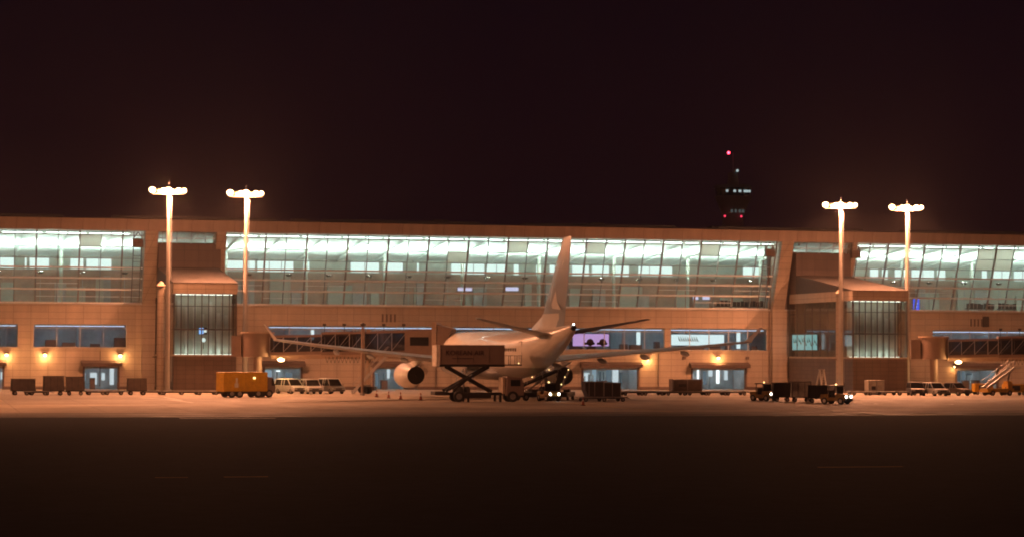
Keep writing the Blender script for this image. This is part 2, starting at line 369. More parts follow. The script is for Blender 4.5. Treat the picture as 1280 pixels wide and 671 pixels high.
# plinth and string courses, slightly proud
def skip(segs, x0, x1):
    out = []; c = x0
    for a, b in sorted(segs):
        if a > c: out.append((c, min(a, x1)))
        c = max(c, b)
    if c < x1: out.append((c, x1))
    return out
mb = MB()
for a, b in skip([(p - 0.25, q + 0.25) for p, q in bays], XW0, XW1): mb.box(a, b, YB - 0.06, YB - 0.002, 0.004, 0.45)
mb.build('plinth', M['brownbase'], T, world=True)
mb = MB(); mb.box(XW0, XW1, YB - 0.10, YB + 0.5, ZG0 - 0.147, ZG0 + 0.06); mb.build('sill', M['mull'], T, world=True)
mb = MB(); mb.box(XW0, XW1, YT - 0.9, YT + 0.6, ZG1 + 0.05, ZP)
mb.box(XW0, XW1, YT - 1.0, YT - 0.905, ZP - 0.35, ZP + 0.08)
mb.build('parapet', M['fascia'], T, world=True)
mb = MB(); mb.prism([(YT + 0.62, ZP - 0.3), (YT + 0.62, ZP), (YT + 14, ZP + 1.1), (YT + 30, ZP + 1.6), (YT + 44, ZP + 1.2), (YT + 44, ZG1 - 2)], XW0, XW1, 'x')
mb.build('roof', M['roof'], T, world=True)
mb = MB()
for k in range(9):
    x0 = XW0 + 8 + k * 31
    mb.box(x0, x0 + 24, YT + 15, YT + 17, ZP + 1.0, ZP + 1.45)
mb.build('roof_skylight', mat('skylight_sheet', (0.07, 0.08, 0.11), 0.4), T, world=True)
for k in range(12):
    mb = MB(); x0 = XW0 + 6 + k * 23 + random.uniform(-3, 3); w = random.uniform(1.2, 3)
    mb.box(x0, x0 + w, YT + 22, YT + 24, ZP + 1.3, ZP + 1.5 + random.uniform(0.3, .6))
    mb.build('roof_plant', M['roof'], T, world=True)
# hall: floor, ceiling, back wall
YK = 352.0
mb = MB(); mb.box(XW0, XW1, YB + 0.46, YK, ZG0 - 0.6, ZG0); mb.build('floor', M['hallfloor'], T, world=True)
mb = MB(); mb.prism([(YT + 0.62, ZG1 + 0.03), (YT + 0.62, ZG1 + 0.25), (YK, 19.75), (YK, 19.5)], XW0, XW1, 'x'); mb.build('ceiling', M['ceil'], T, world=True)
mb = MB()
for k in range(47):                                    # ceiling ribs
    x = XW0 + 3 + k * 6.0
    mb.bar((x, YT + 1.2, ZG1 - 0.25), (x, YK - 0.2, 19.35), 0.2, 0.3)
mb.build('ceiling_rib', M['ceil'], T, world=True)
pale = [(gx(1205, YK), XW1)]
mb = MB()
for a, b in skip(pale, XW0, XW1): mb.box(a, b, YK, YK + 0.3, ZG0, 17.45)
mb.build('hall_partition', M['brownwall'], T, world=True)
mb = MB(); [mb.box(a, b, YK - 0.01, YK + 0.3, ZG0, 17.45) for a, b in pale]; mb.build('hall_partition', M['palewall'], T, world=True)  # paler colour stands in for the differently lit end of the hall
mb = MB(); mb.box(XW0, XW1, YK, YK + 0.3, 17.46, 19.8); mb.build('upper_wall', M['palewall'], T, world=True)
cler = [(-24, -6), (-2, 16), (29, 32), (35, 60), (86, 103), (106, 138), (282, 303), (306, 318), (320, 366), (378, 386), (437, 473), (483, 503), (520, 523), (563, 605), (607, 633),
        (641, 648), (669, 676), (686, 693), (714, 736), (739, 761), (768, 786), (797, 840), (928, 953), (1061, 1067), (1087, 1098), (1102, 1110), (1118, 1132), (1139, 1168), (1171, 1182), (1215, 1219), (1227, 1234), (1241, 1264), (1267, 1290)]
for a, b in cler:
    xa, xb = gx(a, YK), gx(b, YK); z0 = 17.6 + random.uniform(-.1, .1)
    w = MB().box(xa, xb, YK - 0.05, YK - 0.012, z0, 19.2).build('clerestory_window', M['e_cler'], T, world=True)
    f = MB(); f.box(xa - .08, xb + .08, YK - 0.10, YK - 0.055, 19.2, 19.28); f.box(xa - .08, xb + .08, YK - 0.10, YK - 0.055, z0 - .08, z0)
    n = max(1, int((xb - xa) / 1.6))
    for i in range(n + 1): x = xa + (xb - xa) * i / n; f.box(x - .05, x + .05, YK - 0.10, YK - 0.055, z0, 19.2)
    f.build('frame', M['mull'], w, world=False).location = (0, 0, 0)
    w.children[0].data.transform(Matrix.Translation(-Vector(T.location)))
# columns, inner balustrade, doors and kiosks standing in the hall
for k in range(23):
    x = XW0 + 3 + k * 12.0
    MB().cyl((x, YB + 14, ZG0), (x, YB + 14, 20.2), 0.26, n=14).build('hall_column', M['palewall'], T, smooth=40, world=True)
mb = MB()
for k in range(34):
    a = XW0 + 4 + k * 8.2 + random.uniform(-2, 2); w = random.uniform(1.0, 4.2)
    mb.box(a, a + w, YK - 0.5 - random.uniform(0, .4), YK - 0.115, ZG0 + 0.01, ZG0 + random.uniform(2.2, 5.6))
mb.build('shop_unit', M['palewall'], T, world=True)
mb = MB()
for k in range(30):
    a = XW0 + 6 + k * 9.3 + random.uniform(-2, 2); w = random.uniform(1.0, 3.0)
    mb.box(a, a + w, YK - 1.5, YK - 1.0, ZG0 + 0.01, ZG0 + random.uniform(2.0, 4.6))
mb.build('shop_unit', M['room'], T, world=True)
# curtain walls
FR = [0.0, 0.19, 0.345, 0.49, 0.62, 0.78, 0.94, 1.0]
def lean(t): return YB + (YT - YB) * t, ZG0 + 0.06 + (ZG1 - ZG0 - 0.01) * t
for si, (a, b) in enumerate(secs):
    cw = MB(); n = round((b - a) / 2.95); st = (b - a) / n
    y0, z0 = lean(0); y1, z1 = lean(1)
    for i in range(n + 1):
        x = a + i * st; w = 0.22 if i % 2 == 0 else 0.10
        cw.bar((x, y0, z0), (x, y1, z1), w, 0.28)
    o = cw.build('curtain_wall', M['backlit_mull'], T, world=True)  # mullions coloured dark to look backlit against the bright ceiling
    tr = MB()
    up = MB()
    for t in FR[4:-1]:
        y, z = lean(t); up.box(a, b, y - 0.10, y + 0.10, z - 0.055, z + 0.055)
    u_ = up.build('upper_transom', M['backlit_mull'], o); u_.data.transform(Matrix.Translation(-Vector(T.location)))  # backlit tone of the upper transoms is put into their grey
    for t in FR[:4]:
        y, z = lean(t); tr.box(a, b, y - 0.20, y + 0.10, z - 0.11, z + 0.11)
    for i in range(0, n, 2):
        for t in (0.09, 0.27):
            if random.random() < .35:
                y, z = lean(t); tr.box(a + i * st, a + (i + 2) * st, y - 0.04, y + 0.04, z - 0.04, z + 0.04)
    t_ = tr.build('transom', M['rail'], o); t_.data.transform(Matrix.Translation(-Vector(T.location)))
    g = MB(); g.quad((a, y0 + .02, z0), (b, y0 + .02, z0), (b, y1 + .02, z1), (a, y1 + .02, z1))
    g_ = g.build('pane', M['glass'], o); g_.data.transform(Matrix.Translation(-Vector(T.location)))
bl, nt_, out_ = newmat('grey_blind_cloth')
t_ = nt_.nodes.new('ShaderNodeBsdfTranslucent'); t_.inputs[0].default_value = (.62, .58, .50, 1); d_ = nt_.nodes.new('ShaderNodeBsdfDiffuse'); d_.inputs[0].default_value = (.45, .42, .37, 1)
nz_ = nt_.nodes.new('ShaderNodeTexNoise'); nz_.inputs['Scale'].default_value = .6; mr_ = nt_.nodes.new('ShaderNodeMapRange'); mr_.inputs[3].default_value = .2; mr_.inputs[4].default_value = .45; nt_.links.new(nz_.outputs['Fac'], mr_.inputs[0])
x_ = nt_.nodes.new('ShaderNodeMixShader'); nt_.links.new(mr_.outputs[0], x_.inputs[0]); nt_.links.new(t_.outputs[0], x_.inputs[1]); nt_.links.new(d_.outputs[0], x_.inputs[2]); nt_.links.new(x_.outputs[0], out_.inputs[0])
for px, nc, k0, k1 in ((98, 1, 5, 6), (638, 1, 5, 6), (748, 1, 5, 6), (896, 1, 5, 6), (1236, 2, 4, 6), (572, 1, 4, 5)):
    xx = gx(px, YB - 2.5); a, b = [q for q in secs if q[0] < xx < q[1]][0]; n = round((b - a) / 2.95); st = (b - a) / n; i0 = int((xx - a) / st)
    ya, za = lean(FR[k0]); yb, zb = lean(FR[k1]); xa, xb = a + i0 * st + .06, a + (i0 + nc) * st - .06
    mb = MB(); mb.quad((xa, ya + .12, za + .06), (xb, ya + .12, za + .06), (xb, yb + .12, zb - .06), (xa, yb + .12, zb - .06)); mb.build('roller_blind', bl, T, world=True)
# strip of glass above the gate blocks
for a, b in ((28.4, 39.6), (122.0, 134.0)):
    mb = MB(); mb.box(a, b, YB, YB + .45, ZG0 + .065, 20.2); mb.build('wall', M['upbox'], T, world=True)
    f = MB()
    for i in range(6): x = a + .6 + (b - a - 1.2) * i / 5; f.bar((x, YT + 1, 20.25), (x, YT + .25, 22.0), .10, .2)
    f.box(a, b, YT + .55, YT + .75, 21.1, 21.2)
    o = f.build('clerestory', M['mull'], T, world=True)
    g = MB(); g.quad((a, YT + 1, 20.25), (b, YT + 1, 20.25), (b, YT + .27, 22.0), (a, YT + .27, 22.0))
    g_ = g.build('pane', M['glass'], o); g_.data.transform(Matrix.Translation(-Vector(T.location)))
    mb = MB(); mb.box(a, b, YT + 1.3, YB - .003, 20.45, 20.6); mb.build('ledge', M['upbox'], T, world=True)
# brown access ladders hung before the glass at the ends of the sections
for px in (169, 955, 1062):
    x = gx(px, YB - 2); mb = MB(); off = .55
    for dx in (-.55, .55): mb.bar((x + dx, YB - off, ZG0 + .2), (x + dx, YT - off + .2, ZG1 - .1), .11)
    for k in range(12):
        q = k / 12; y = YB + (YT - YB) * q - off; z = ZG0 + .3 + 9.4 * q; mb.bar((x - .55, y, z), (x + .55, y, z), .06)
    mb.box(x - .7, x + .7, YT - .75, YT + .05, ZG1 - 2.2, ZG1 - 1.1); mb.bar((x - .7, YT - .5, ZG1 - 1.1), (x, YT - .5, ZG1 - .1), .12); mb.bar((x + .7, YT - .5, ZG1 - 1.1), (x, YT - .5, ZG1 - .1), .12)
    mb.build('access_ladder', M['brownbase'], T, world=True)
# pilasters beside the gate blocks
for xa, xb in ((28.5, 30.3), (38.4, 39.8), (122.5, 124.4), (133.9, 134.6)):
    mb = MB(); mb.prism([(YB - 0.004, 0.005), (YB - 0.9, 0.005), (YB - 0.9, ZG0), (YT - 0.95, ZG1 + 0.04), (YB - 0.004, ZG1 + 0.04)], xa, xb, 'x'); mb.build('pilaster', M['wall'], T, world=True)
mb = MB()
for px in (178.5, 961.5): mb.cyl((gx(px, YB - .2), YB - .2, 0.5), (gx(px, YB - .2), YB - .2, ZG0 - .2), .09, n=8)
for px in (125, 545, 823): mb.cyl((gx(px, YB - .12), YB - .12, 0.46), (gx(px, YB - .12), YB - .12, 5.4), .06, n=8)
mb.build('downpipe', M['brownbase'], T, smooth=40, world=True)
# first floor windows and the lit rooms behind
for wi, (a, b) in enumerate(wins):
    f = MB(); n = max(2, round((b - a) / 3.0)); yy = YB + 0.20
    f.box(a, b, yy - .06, yy + .06, WZ0, WZ0 + .1); f.box(a, b, yy - .06, yy + .06, WZ1 - .1, WZ1); f.box(a, b, yy - .05, yy + .05, WZ1 - .62, WZ1 - .54)
    for i in range(n + 1):
        x = min(max(a + (b - a) * i / n, a + .05), b - .05); f.box(x - .05, x + .05, yy - .07, yy + .07, WZ0 + .1, WZ1 - .1)
    o = f.build('window', M['mull'], T, world=True)
    g = MB(); g.quad((a, yy + .09, WZ0), (b, yy + .09, WZ0), (b, yy + .09, WZ1), (a, yy + .09, WZ1)); g_ = g.build('pane', M['gwin'], o); g_.data.transform(Matrix.Translation(-Vector(T.location)))
    s = MB(); s.box(a - .1, b + .1, YB - .12, YB - .003, WZ0 - .14, WZ0 - .004); s_ = s.build('sill', M['wall'], o); s_.data.transform(Matrix.Translation(-Vector(T.location)))
mb = MB()
mb.box(XW0, XW1, YB + .46, YB + 9, WZ0 - .5, WZ0 - .2); mb.box(XW0, XW1, YB + .46, YB + 9, 9.6, 9.8); mb.box(XW0, XW1, YB + 9, YB + 9.2, WZ0 - .5, 9.8)
for k in range(28): x = XW0 + 5 + k * 10; mb.box(x, x + .2, YB + 3, YB + 9, WZ0 - .2, 9.6)
mb.build('upper_room', M['room'], T, world=True)
mb = MB()
for k in range(90):
    x = XW0 + 1 + k * 3.1 + random.uniform(-1, 1); mb.box(x, x + random.uniform(.5, 1.8), YB + 2, YB + 3, WZ0 - .19, WZ0 + random.uniform(.5, 2.0))
mb.build('office_cabinet', M['cartgrey'], T, world=True)
for wi, (a, b) in enumerate(wins):
    mb = MB(); n = max(1, int((b - a) / 3))
    for i in range(n): x = a + (b - a) * (i + .5) / n; mb.box(x - .6, x + .6, YB + 4.9, YB + 5.1, 9.45, 9.55)
    mb.build('room_light', M['e_bay'], T, world=True)
LITS = [emit('bay_glow_%d' % k, c_, q_) for k, (c_, q_) in enumerate((((.55, .8, .95), .18), ((.6, .85, 1), .35), ((.8, .95, 1), .7), ((.9, 1, 1), 1.5), ((.5, .75, .85), .1)))]
# ground floor bays
for bi, (a, b) in enumerate(bays):
    rm = MB(); y0, y1 = YB + .46, YB + 8
    rm.quad((a - 1, y1, 0.01), (b + 1, y1, 0.01), (b + 1, y1, 3.9), (a - 1, y1, 3.9)); rm.quad((a - 1, y0, 3.9), (b + 1, y0, 3.9), (b + 1, y1, 3.9), (a - 1, y1, 3.9))
    rm.quad((a - 1, y0, 0.01), (a - 1, y1, 0.01), (a - 1, y1, 3.9), (a - 1, y0, 3.9)); rm.quad((b + 1, y0, 0.01), (b + 1, y1, 0.01), (b + 1, y1, 3.9), (b + 1, y0, 3.9))
    for k in range(max(1, int((b - a) / 2.2))):
        x = a + .5 + k * 2.2 + random.uniform(-.3, .3); rm.box(x, x + random.uniform(.3, 1.1), y1 - 2 - random.random() * 2, y1 - 1.5, 0.02, random.uniform(.9, 2.6))
    o = rm.build('loading_bay', M['room'], T, world=True)
    fr = MB(); fr.box(a - .28, a, YB - .1, YB + .3, 0.005, BZ + .003); fr.box(b, b + .28, YB - .1, YB + .3, 0.005, BZ + .003)
    fr.prism([(YB - 1.1, BZ + .02), (YB - .003, BZ + .02), (YB - .003, BZ + .85), (YB - 1.1, BZ + .5)], a - .55, b + .55, 'x')
    f_ = fr.build('canopy', M['brownbase'], o); f_.data.transform(Matrix.Translation(-Vector(T.location)))
    tb = MB()
    for k in range(3): tb.box(a + (b - a) * (k + .2) / 3, a + (b - a) * (k + .8) / 3, YB + 2 + k, YB + 2.15 + k, 3.6, 3.7)
    t_ = tb.build('tube_light', M['e_bay'], o); t_.data.transform(Matrix.Translation(-Vector(T.location)))
    x = a - .3
    while x < b:
        wd = random.uniform(.15, 1.0); z0 = random.uniform(.3, 1.6); z = random.uniform(2.2, 3.7)
        v_ = MB().box(x, min(x + wd, b + .4), y1 - .12, y1 - .03, z0, z).build('bay_glow_panel', random.choice(LITS), o); v_.data.transform(Matrix.Translation(-Vector(T.location)))  # random glowing panels, made up for the bright patches in the bays
        x += wd + random.uniform(.15, .9)
    for k in range(random.randint(1, 3)):
        x = random.uniform(a, b - 1); v_ = MB().box(x, x + random.uniform(.5, 1.4), YB + 1.2, YB + 2.2, .012, random.uniform(.8, 1.9)).build('crate', M['cartgrey'], o); v_.data.transform(Matrix.Translation(-Vector(T.location)))
    rl = MB(); rl.box(a, b, YB + .12, YB + .18, BZ - .3, BZ); r_ = rl.build('roller_shutter', M['steel'], o); r_.data.transform(Matrix.Translation(-Vector(T.location)))
# raised bars standing in for unclear gate marks below the hall
for px in (487, 1222):
    lv = MB(); x = gx(px, YB)
    for i in range(4): lv.box(x - 1.2 + i * .6, x - .95 + i * .6, YB - .06, YB - .003, 9.75, 10.9)
    lv.build('gate_mark', M['brownbase'], T, world=True)
mb = MB(); x = gx(1232, YB); mb.box(x - .45, x + .45, YB - .35, YB - .003, 9.7, 11.3); mb.build('sign_box', M['dark'], T, world=True)  # plain box in place of the gate sign
for (px, py) in ((180, 436), (855, 447), (934, 447), (1000, 470)):
    mb = MB(); p = at(px, py, YB); mb.box(p.x - .25, p.x + .25, YB - .15, YB - .003, p.z - .2, p.z + .2); mb.build('vent_box', M['brownbase'], T, world=True)

# lights in the hall
def strip(x):
    t = thing('ceiling_light', 'long white fluorescent strip along the top of the concourse glass', 'ceiling light', (x, YT + 2.0, ZG1 - .25), 0, 'fluorescent strips above the concourse glass')
    MB().box(-2.75, 2.75, -.30, .30, .02, .14).build('housing', M['mull'], t); MB().box(-2.7, 2.7, -.27, .27, -.03, .018).build('diffuser', M['e_ceil'], t); return t
def uplight(x):
    t = thing('uplight', 'small round uplight lighting a scallop on the concourse ceiling', 'uplight', (x, YB + 9.0, 16.6), 0, 'uplights in the concourse hall')
    MB().cyl((0, 0, -.15), (0, 0, .1), .30, .54, 14).build('bowl', M['dmull'], t, 40); MB().cyl((0, 0, .085), (0, 0, .102), .49, .50, 14).build('lens', M['e_up'], t); MB().bar((0, 0, -.15), (0, 0, -4.55), .08).build('stem', M['mull'], t); return t
s0, u0 = strip(XW0 + 3), uplight(XW0 + 6)
for k in range(1, 46):
    x = XW0 + 3 + k * 5.98
    if 27 < x < 41 or 120 < x < 136 or x < -12 or x > 200: continue
    dup(s0, (x, YT + 2.0, ZG1 - .25)); dup(u0, (x + 3, YB + 9.0, 16.6))
# tubes at the head of the first-floor windows
tube0 = None
for (a, b), lab in zip(wins, ('thin blue white tube in the cropped window at far left', 'blue white tube above the five pane window at left', 'blue white tube in the window behind the boarding bridge', 'blue white tube in the window behind the airliner body',
                              'blue white tube above the purple screen window', 'blue white tube above the white backlit panel window', 'blue white tube behind the far right boarding bridge', 'blue white tube in the window past the right edge')):
    if a > 168: continue
    t = thing('tube_light', lab, 'tube light', ((a + b) / 2, YB + .75, WZ1 - .28), 0, 'tubes at the window heads'); w = (b - a) / 2 - .3
    MB().box(-w, w, -.05, .05, 0.05, .14).build('housing', M['mull'], t); MB().box(-w, w, -.05, .05, -.05, .045).build('tube', M['e_tube'], t)
# screens, panels, lit columns
def lit(name, label, cat, px0, px1, py0, py1, Y, m, group=None, deep=.12):
    p = at(px0, py1, Y); q = at(px1, py0, Y); cx = (p.x + q.x) / 2
    t = thing(name, label, cat, (cx, Y, p.z), 0, group); w = (q.x - p.x) / 2; h = q.z - p.z
    MB().box(-w - .06, w + .06, .01, deep, -.06, h + .06).build('casing', M['dark'], t); MB().box(-w, w, -.03, .008, 0, h).build('screen', m, t); return t, w, h
t, w, h = lit('advert_screen', 'purple backlit advert with dark vehicle shapes behind the airliner tail', 'advert screen', 716, 761, 417, 432, YB + 1.6, M['e_purple'])
for cx in (-.15, .55):
    MB().cyl((cx * w + .3, -.05, .55), (cx * w + .3, -.034, .55), .55, n=14).build('dark_shape', M['letter'], t); MB().box(cx * w - .6, cx * w + 1.0, -.05, -.034, .2, .55).build('dark_shape', M['letter'], t)
t, w, h = lit('advert_screen', 'wide bright white backlit panel with faint leaf shapes above right wing', 'advert screen', 839, 905, 418, 431, YB + 1.6, M['e_white'])
lf = MB()
for k in range(9):
    x = -w * .75 + k * .35; lf.add([(x, -.04, h * .9), (x + .5, -.04, h * .3), (x + .15, -.04, h * .45)], [(0, 1, 2)])
lf.build('leaf_shape', mat('leaf_green_print', (.10, .20, .12), .6), t)
for px, lab in ((798, 'glowing white lit column left of the white backlit panel'), (923, 'glowing white lit column right of the white backlit panel'), (390, 'glowing white lamp behind the left boarding bridge roof')):
    p = at(px, 431, YB + 2.4)
    t = thing('lit_column', lab, 'lit column', (p.x, YB + 2.4, WZ0 - .19), 0, 'lit columns behind the windows')
    MB().cyl((0, 0, 0), (0, 0, .5), .36, n=12).build('base', M['steel'], t, 40); MB().cyl((0, 0, .5), (0, 0, 3.0), .30, n=12).build('lamp', M['e_white'], t, 40)
for px0, px1, py, lab in ((572, 590, 361, 'bright lilac display board in the hall left of the tail'), (632, 648, 361, 'lilac display board nearest the tail fin in the hall'), (866, 873, 372, 'square white display inside the hall at right centre'), (878, 887, 372, 'flat white display inside the hall at right centre')):
    lit('display_board', lab, 'display board', px0, px1, py - 2.2, py + 2.2, YB + 5, emit('display_' + str(px0), (.75, .72, 1.0), 1.0), 'display boards in the hall')
t, w, h = lit('direction_sign', 'tall blue lit sign with white marks in the right hall', 'sign', 1141.5, 1149, 373, 387, YB + 1.2, M['e_blue'])
MB().box(-.22, .22, -.06, -.034, h * .55, h * .62).build('mark', M['e_white'], t); MB().box(-.2, .1, -.06, -.034, h * .25, h * .33).build('mark', M['e_white'], t); MB().cyl((0, -.06, h * .82), (0, -.034, h * .82), .16, n=10).build('mark', M['e_white'], t)
# waiting seats behind the glass
def seats(px, n, lab):
    t = thing('seat_row', lab, 'seats', (gx(px, YB + 2), YB + 2.2, ZG0), 0, 'waiting seats along the hall glass')
    for i in range(n):
        x = (i - n / 2) * .62
        MB().box(x, x + .55, -.3, .25, .42, .52).build('seat', M['seatm'], t); b = MB(); b.box(x, x + .55, -.38, -.3, .5, 1.15 + random.uniform(0, .3)); b.build('backrest', M['seatm'], t, bevel=.03)
    MB().box(-n * .31, n * .31, -.1, 0, .34, .42).build('beam', M['steel'], t)
    for s in (-1, 1): MB().box(s * n * .25 - .03, s * n * .25 + .03, -.3, .2, 0, .34).build('leg', M['steel'], t)
seats(1217, 4, 'first black seat row behind the glass right of the blue sign'); seats(1234, 4, 'middle black seat row behind the glass at far right'); seats(1259, 5, 'last black seat row behind the glass at far right'); seats(935, 8, 'long black seat row at the right end of the middle glass'); seats(905, 4, 'short black seat row below the white displays')

# ------------------------------------------------------------------ wall lamps on the facade
def wall_lamp(px, py, Y, lab, power=300, big=1.0):
    p = at(px, py, Y)
    t = thing('wall_lamp', lab, 'wall lamp', (p.x, Y, p.z), 0, 'sodium wall lamps over the loading bays')
    MB().box(-.16, .16, -.14, -.004, -.05, .3).build('bracket', M['dark'], t)
    MB().prism([(-.55, .12), (-.14, .12), (-.14, .34), (-.45, .34)], -.28, .28, 'x').build('hood', M['dark'], t)
    MB().sphere((0, -.36, -.03), .24 * big, 12, 8, .75).build('lens', M['e_wall'], t, 60)
    lamp('bulb', (0, -.75, -.25), power, (1.0, .45, .14), .15, t); return t
for px, py, lab in ((8, 443, 'glowing wall lamp at the far left under the cropped window'), (56, 443, 'brightest wall lamp under the left end of the five pane window'), (150, 444, 'glowing wall lamp above the left lit bay canopy'),
                    (809, 448, 'wall lamp between the two lit bays right of the airliner'), (897, 447, 'wall lamp centred above the wide lit bay at right'), (1193, 458, 'wall lamp at the edge of the blue lit bay at far right')):
    wall_lamp(px, py, YB, lab)

# ------------------------------------------------------------------ gate blocks (stair towers)
BX0, BX1, BY0 = 30.4, 38.6, 304.0
def stair_tower(label):
    W, D = BX1 - BX0, YB - 1.0 - BY0
    t = thing('stair_tower', label, 'stair tower', (BX0, BY0, 0), 0, 'gate blocks in front of the terminal')
    # base with real walls
    b = MB(); b.box(0, W, 0, D, 0.004, 4.75); b.build('base', M['brownbase'], t)
    MB().box(-.12, W + .12, -.12, D, 4.753, 5.0).build('ledge', M['wall'], t)
    f = MB(); f.box(-.1, W + .1, -.1, D - .3, 12.9, 14.3); f.build('fascia', M['wall'], t)
    r = MB(); r.prism([(-.12, 14.303), (-.12, 14.36), (22.0, 17.1), (22.0, 14.303)], -.12, W + .12, 'x'); r.build('roof', M['troof'], t)
    u = MB(); u.box(0.0, W + .5, 22.003, D - .2, 14.31, 20.4); u.build('upper_block', M['upbox'], t)
    g = MB(); g.box(W + .003, W + .4, D - 8, D, 0.01, 14.2); g.build('side_pier', M['wall'], t)
    # rear part of the side wall is solid with one long window
    # front and left glazing
    fr = MB(); n = 9
    for i in range(n + 1): x = .06 + (W - .12) * i / n; fr.box(x - .06, x + .06, -.05, .12, 5.0, 12.9)
    for z in (8.3, 11.3): fr.box(0, W, -.03, .10, z - .05, z + .05)
    o = fr.build('front_glazing', M['dmull'], t); g = MB(); g.quad((0, .05, 5), (W, .05, 5), (W, .05, 12.9), (0, .05, 12.9)); g.build('pane', M['gstair'], o)
    for xs in (0, W):
        fr = MB()
        for i in range(9): y = .2 + (D - .4) * i / 8; fr.box(xs - .05, xs + .05, y - .06, y + .06, 5.0, 12.9)
        for z in (8.3, 11.3): fr.box(xs - .04, xs + .04, .26, D, z - .05, z + .05)
        o = fr.build('side_glazing', M['dmull'], t); g = MB(); g.quad((xs, .13, 5), (xs, D, 5), (xs, D, 12.9), (xs, .13, 12.9)); g.build('pane', M['gstair'], o)
    # inside: half landing, stair flights, pale back wall with vertical panels
    MB().box(.3, W - .3, 2.9, 3.1, 5.0, 12.9).build('inner_wall', M['palewall'], t)
    MB().box(.2, W - .2, .2, 2.8, 8.2, 8.35).build('landing', M['brownbase'], t)
    MB().box(.85, 1.0, 3.15, D - .3, 5.0, 12.9).build('flank_wall', M['flank'], t)
    pn = MB()
    for i in range(7): x = .7 + i * 1.05; pn.box(x, x + .42, 2.6, 2.88, 5.1 if i % 3 else 8.4, 12.2 - random.random() * 2)
    pn.build('wall_panel', M['ceil'], t)
    # duct and door on the flank
    MB().cyl((-1.55, 1.2, 0.004), (-1.55, 1.2, 13.9), .52, n=18).build('duct', M['wall'], t, 40)
    MB().cyl((-1.55, 1.2, 13.9), (-1.55, 1.2, 14.5), .60, .15, n=18).build('duct_cap', M['wall'], t, 40)
    MB().box(-2.6, -1.9, 1.0, 1.2, 4.6, 4.75).build('pipe_bracket', M['brownbase'], t)
    MB().box(-.06, -.004, 12, 13.1, 0.01, 2.1).build('door', M['dark'], t)
    ll = MB(); ll.box(.4, W - .4, 1.5, 1.9, 12.82, 12.86); ll.box(.4, W - .4, 1.9, 2.4, 5.005, 5.035); ll.build('ceiling_tube_and_floor_fill', emit('stair_tube', (.9, 1, .85), 5.5), t)  # ceiling tube, plus a hidden floor strip added to light the inner wall
    return t
ST = stair_tower('brown based glass stair tower between the two left light masts')
ST2 = dup(ST, (125.1, BY0, 0), 0, 'brown based glass stair tower between the two right light masts')
t = thing('wall_screen', 'small blue white monitor glowing inside the left stair tower', 'screen', (gx(253, BY0 + 1.6), BY0 + 1.6, gz(253, 417, BY0 + 1.6)))
MB().box(-.55, .55, 0, .1, -.05, .85).build('casing', M['dark'], t); MB().box(-.5, .1, -.03, -.002, 0, .8).build('screen', emit('monitor_blue', (.25, .5, 1), 1.6), t); MB().box(.14, .5, -.03, -.002, .2, .6).build('screen', M['e_white'], t)
t = thing('lamp_globe', 'small white globe lamp below the monitor in left stair tower', 'lamp', (gx(254, BY0 + 1.6), BY0 + 1.6, gz(254, 427, BY0 + 1.6)))
MB().sphere((0, 0, .25), .28).build('globe', M['e_white'], t, 60); MB().cyl((0, 0, -.9), (0, 0, 0), .05, n=8).build('stem', M['dark'], t)
t = thing('lit_panel', 'wide teal lit window panel on flank of the right stair tower', 'lit panel', (125.62, 324, 6.0), R(-90))
MB().box(-5.1, 5.1, .01, .14, -.08, 2.4).build('casing', M['dark'], t); MB().box(-5, 5, -.03, .008, 0, 2.32).build('screen', M['e_teal'], t)
lf = MB()
for k in range(14):
    x = -4.6 + k * .7; z = random.uniform(.8, 1.5); lf.add([(x, -.04, z + .5), (x + .75, -.04, z - .3), (x + .2, -.04, z - .25)], [(0, 1, 2)])
lf.build('leaf_shape', bpy.data.materials['leaf_green_print'], t)

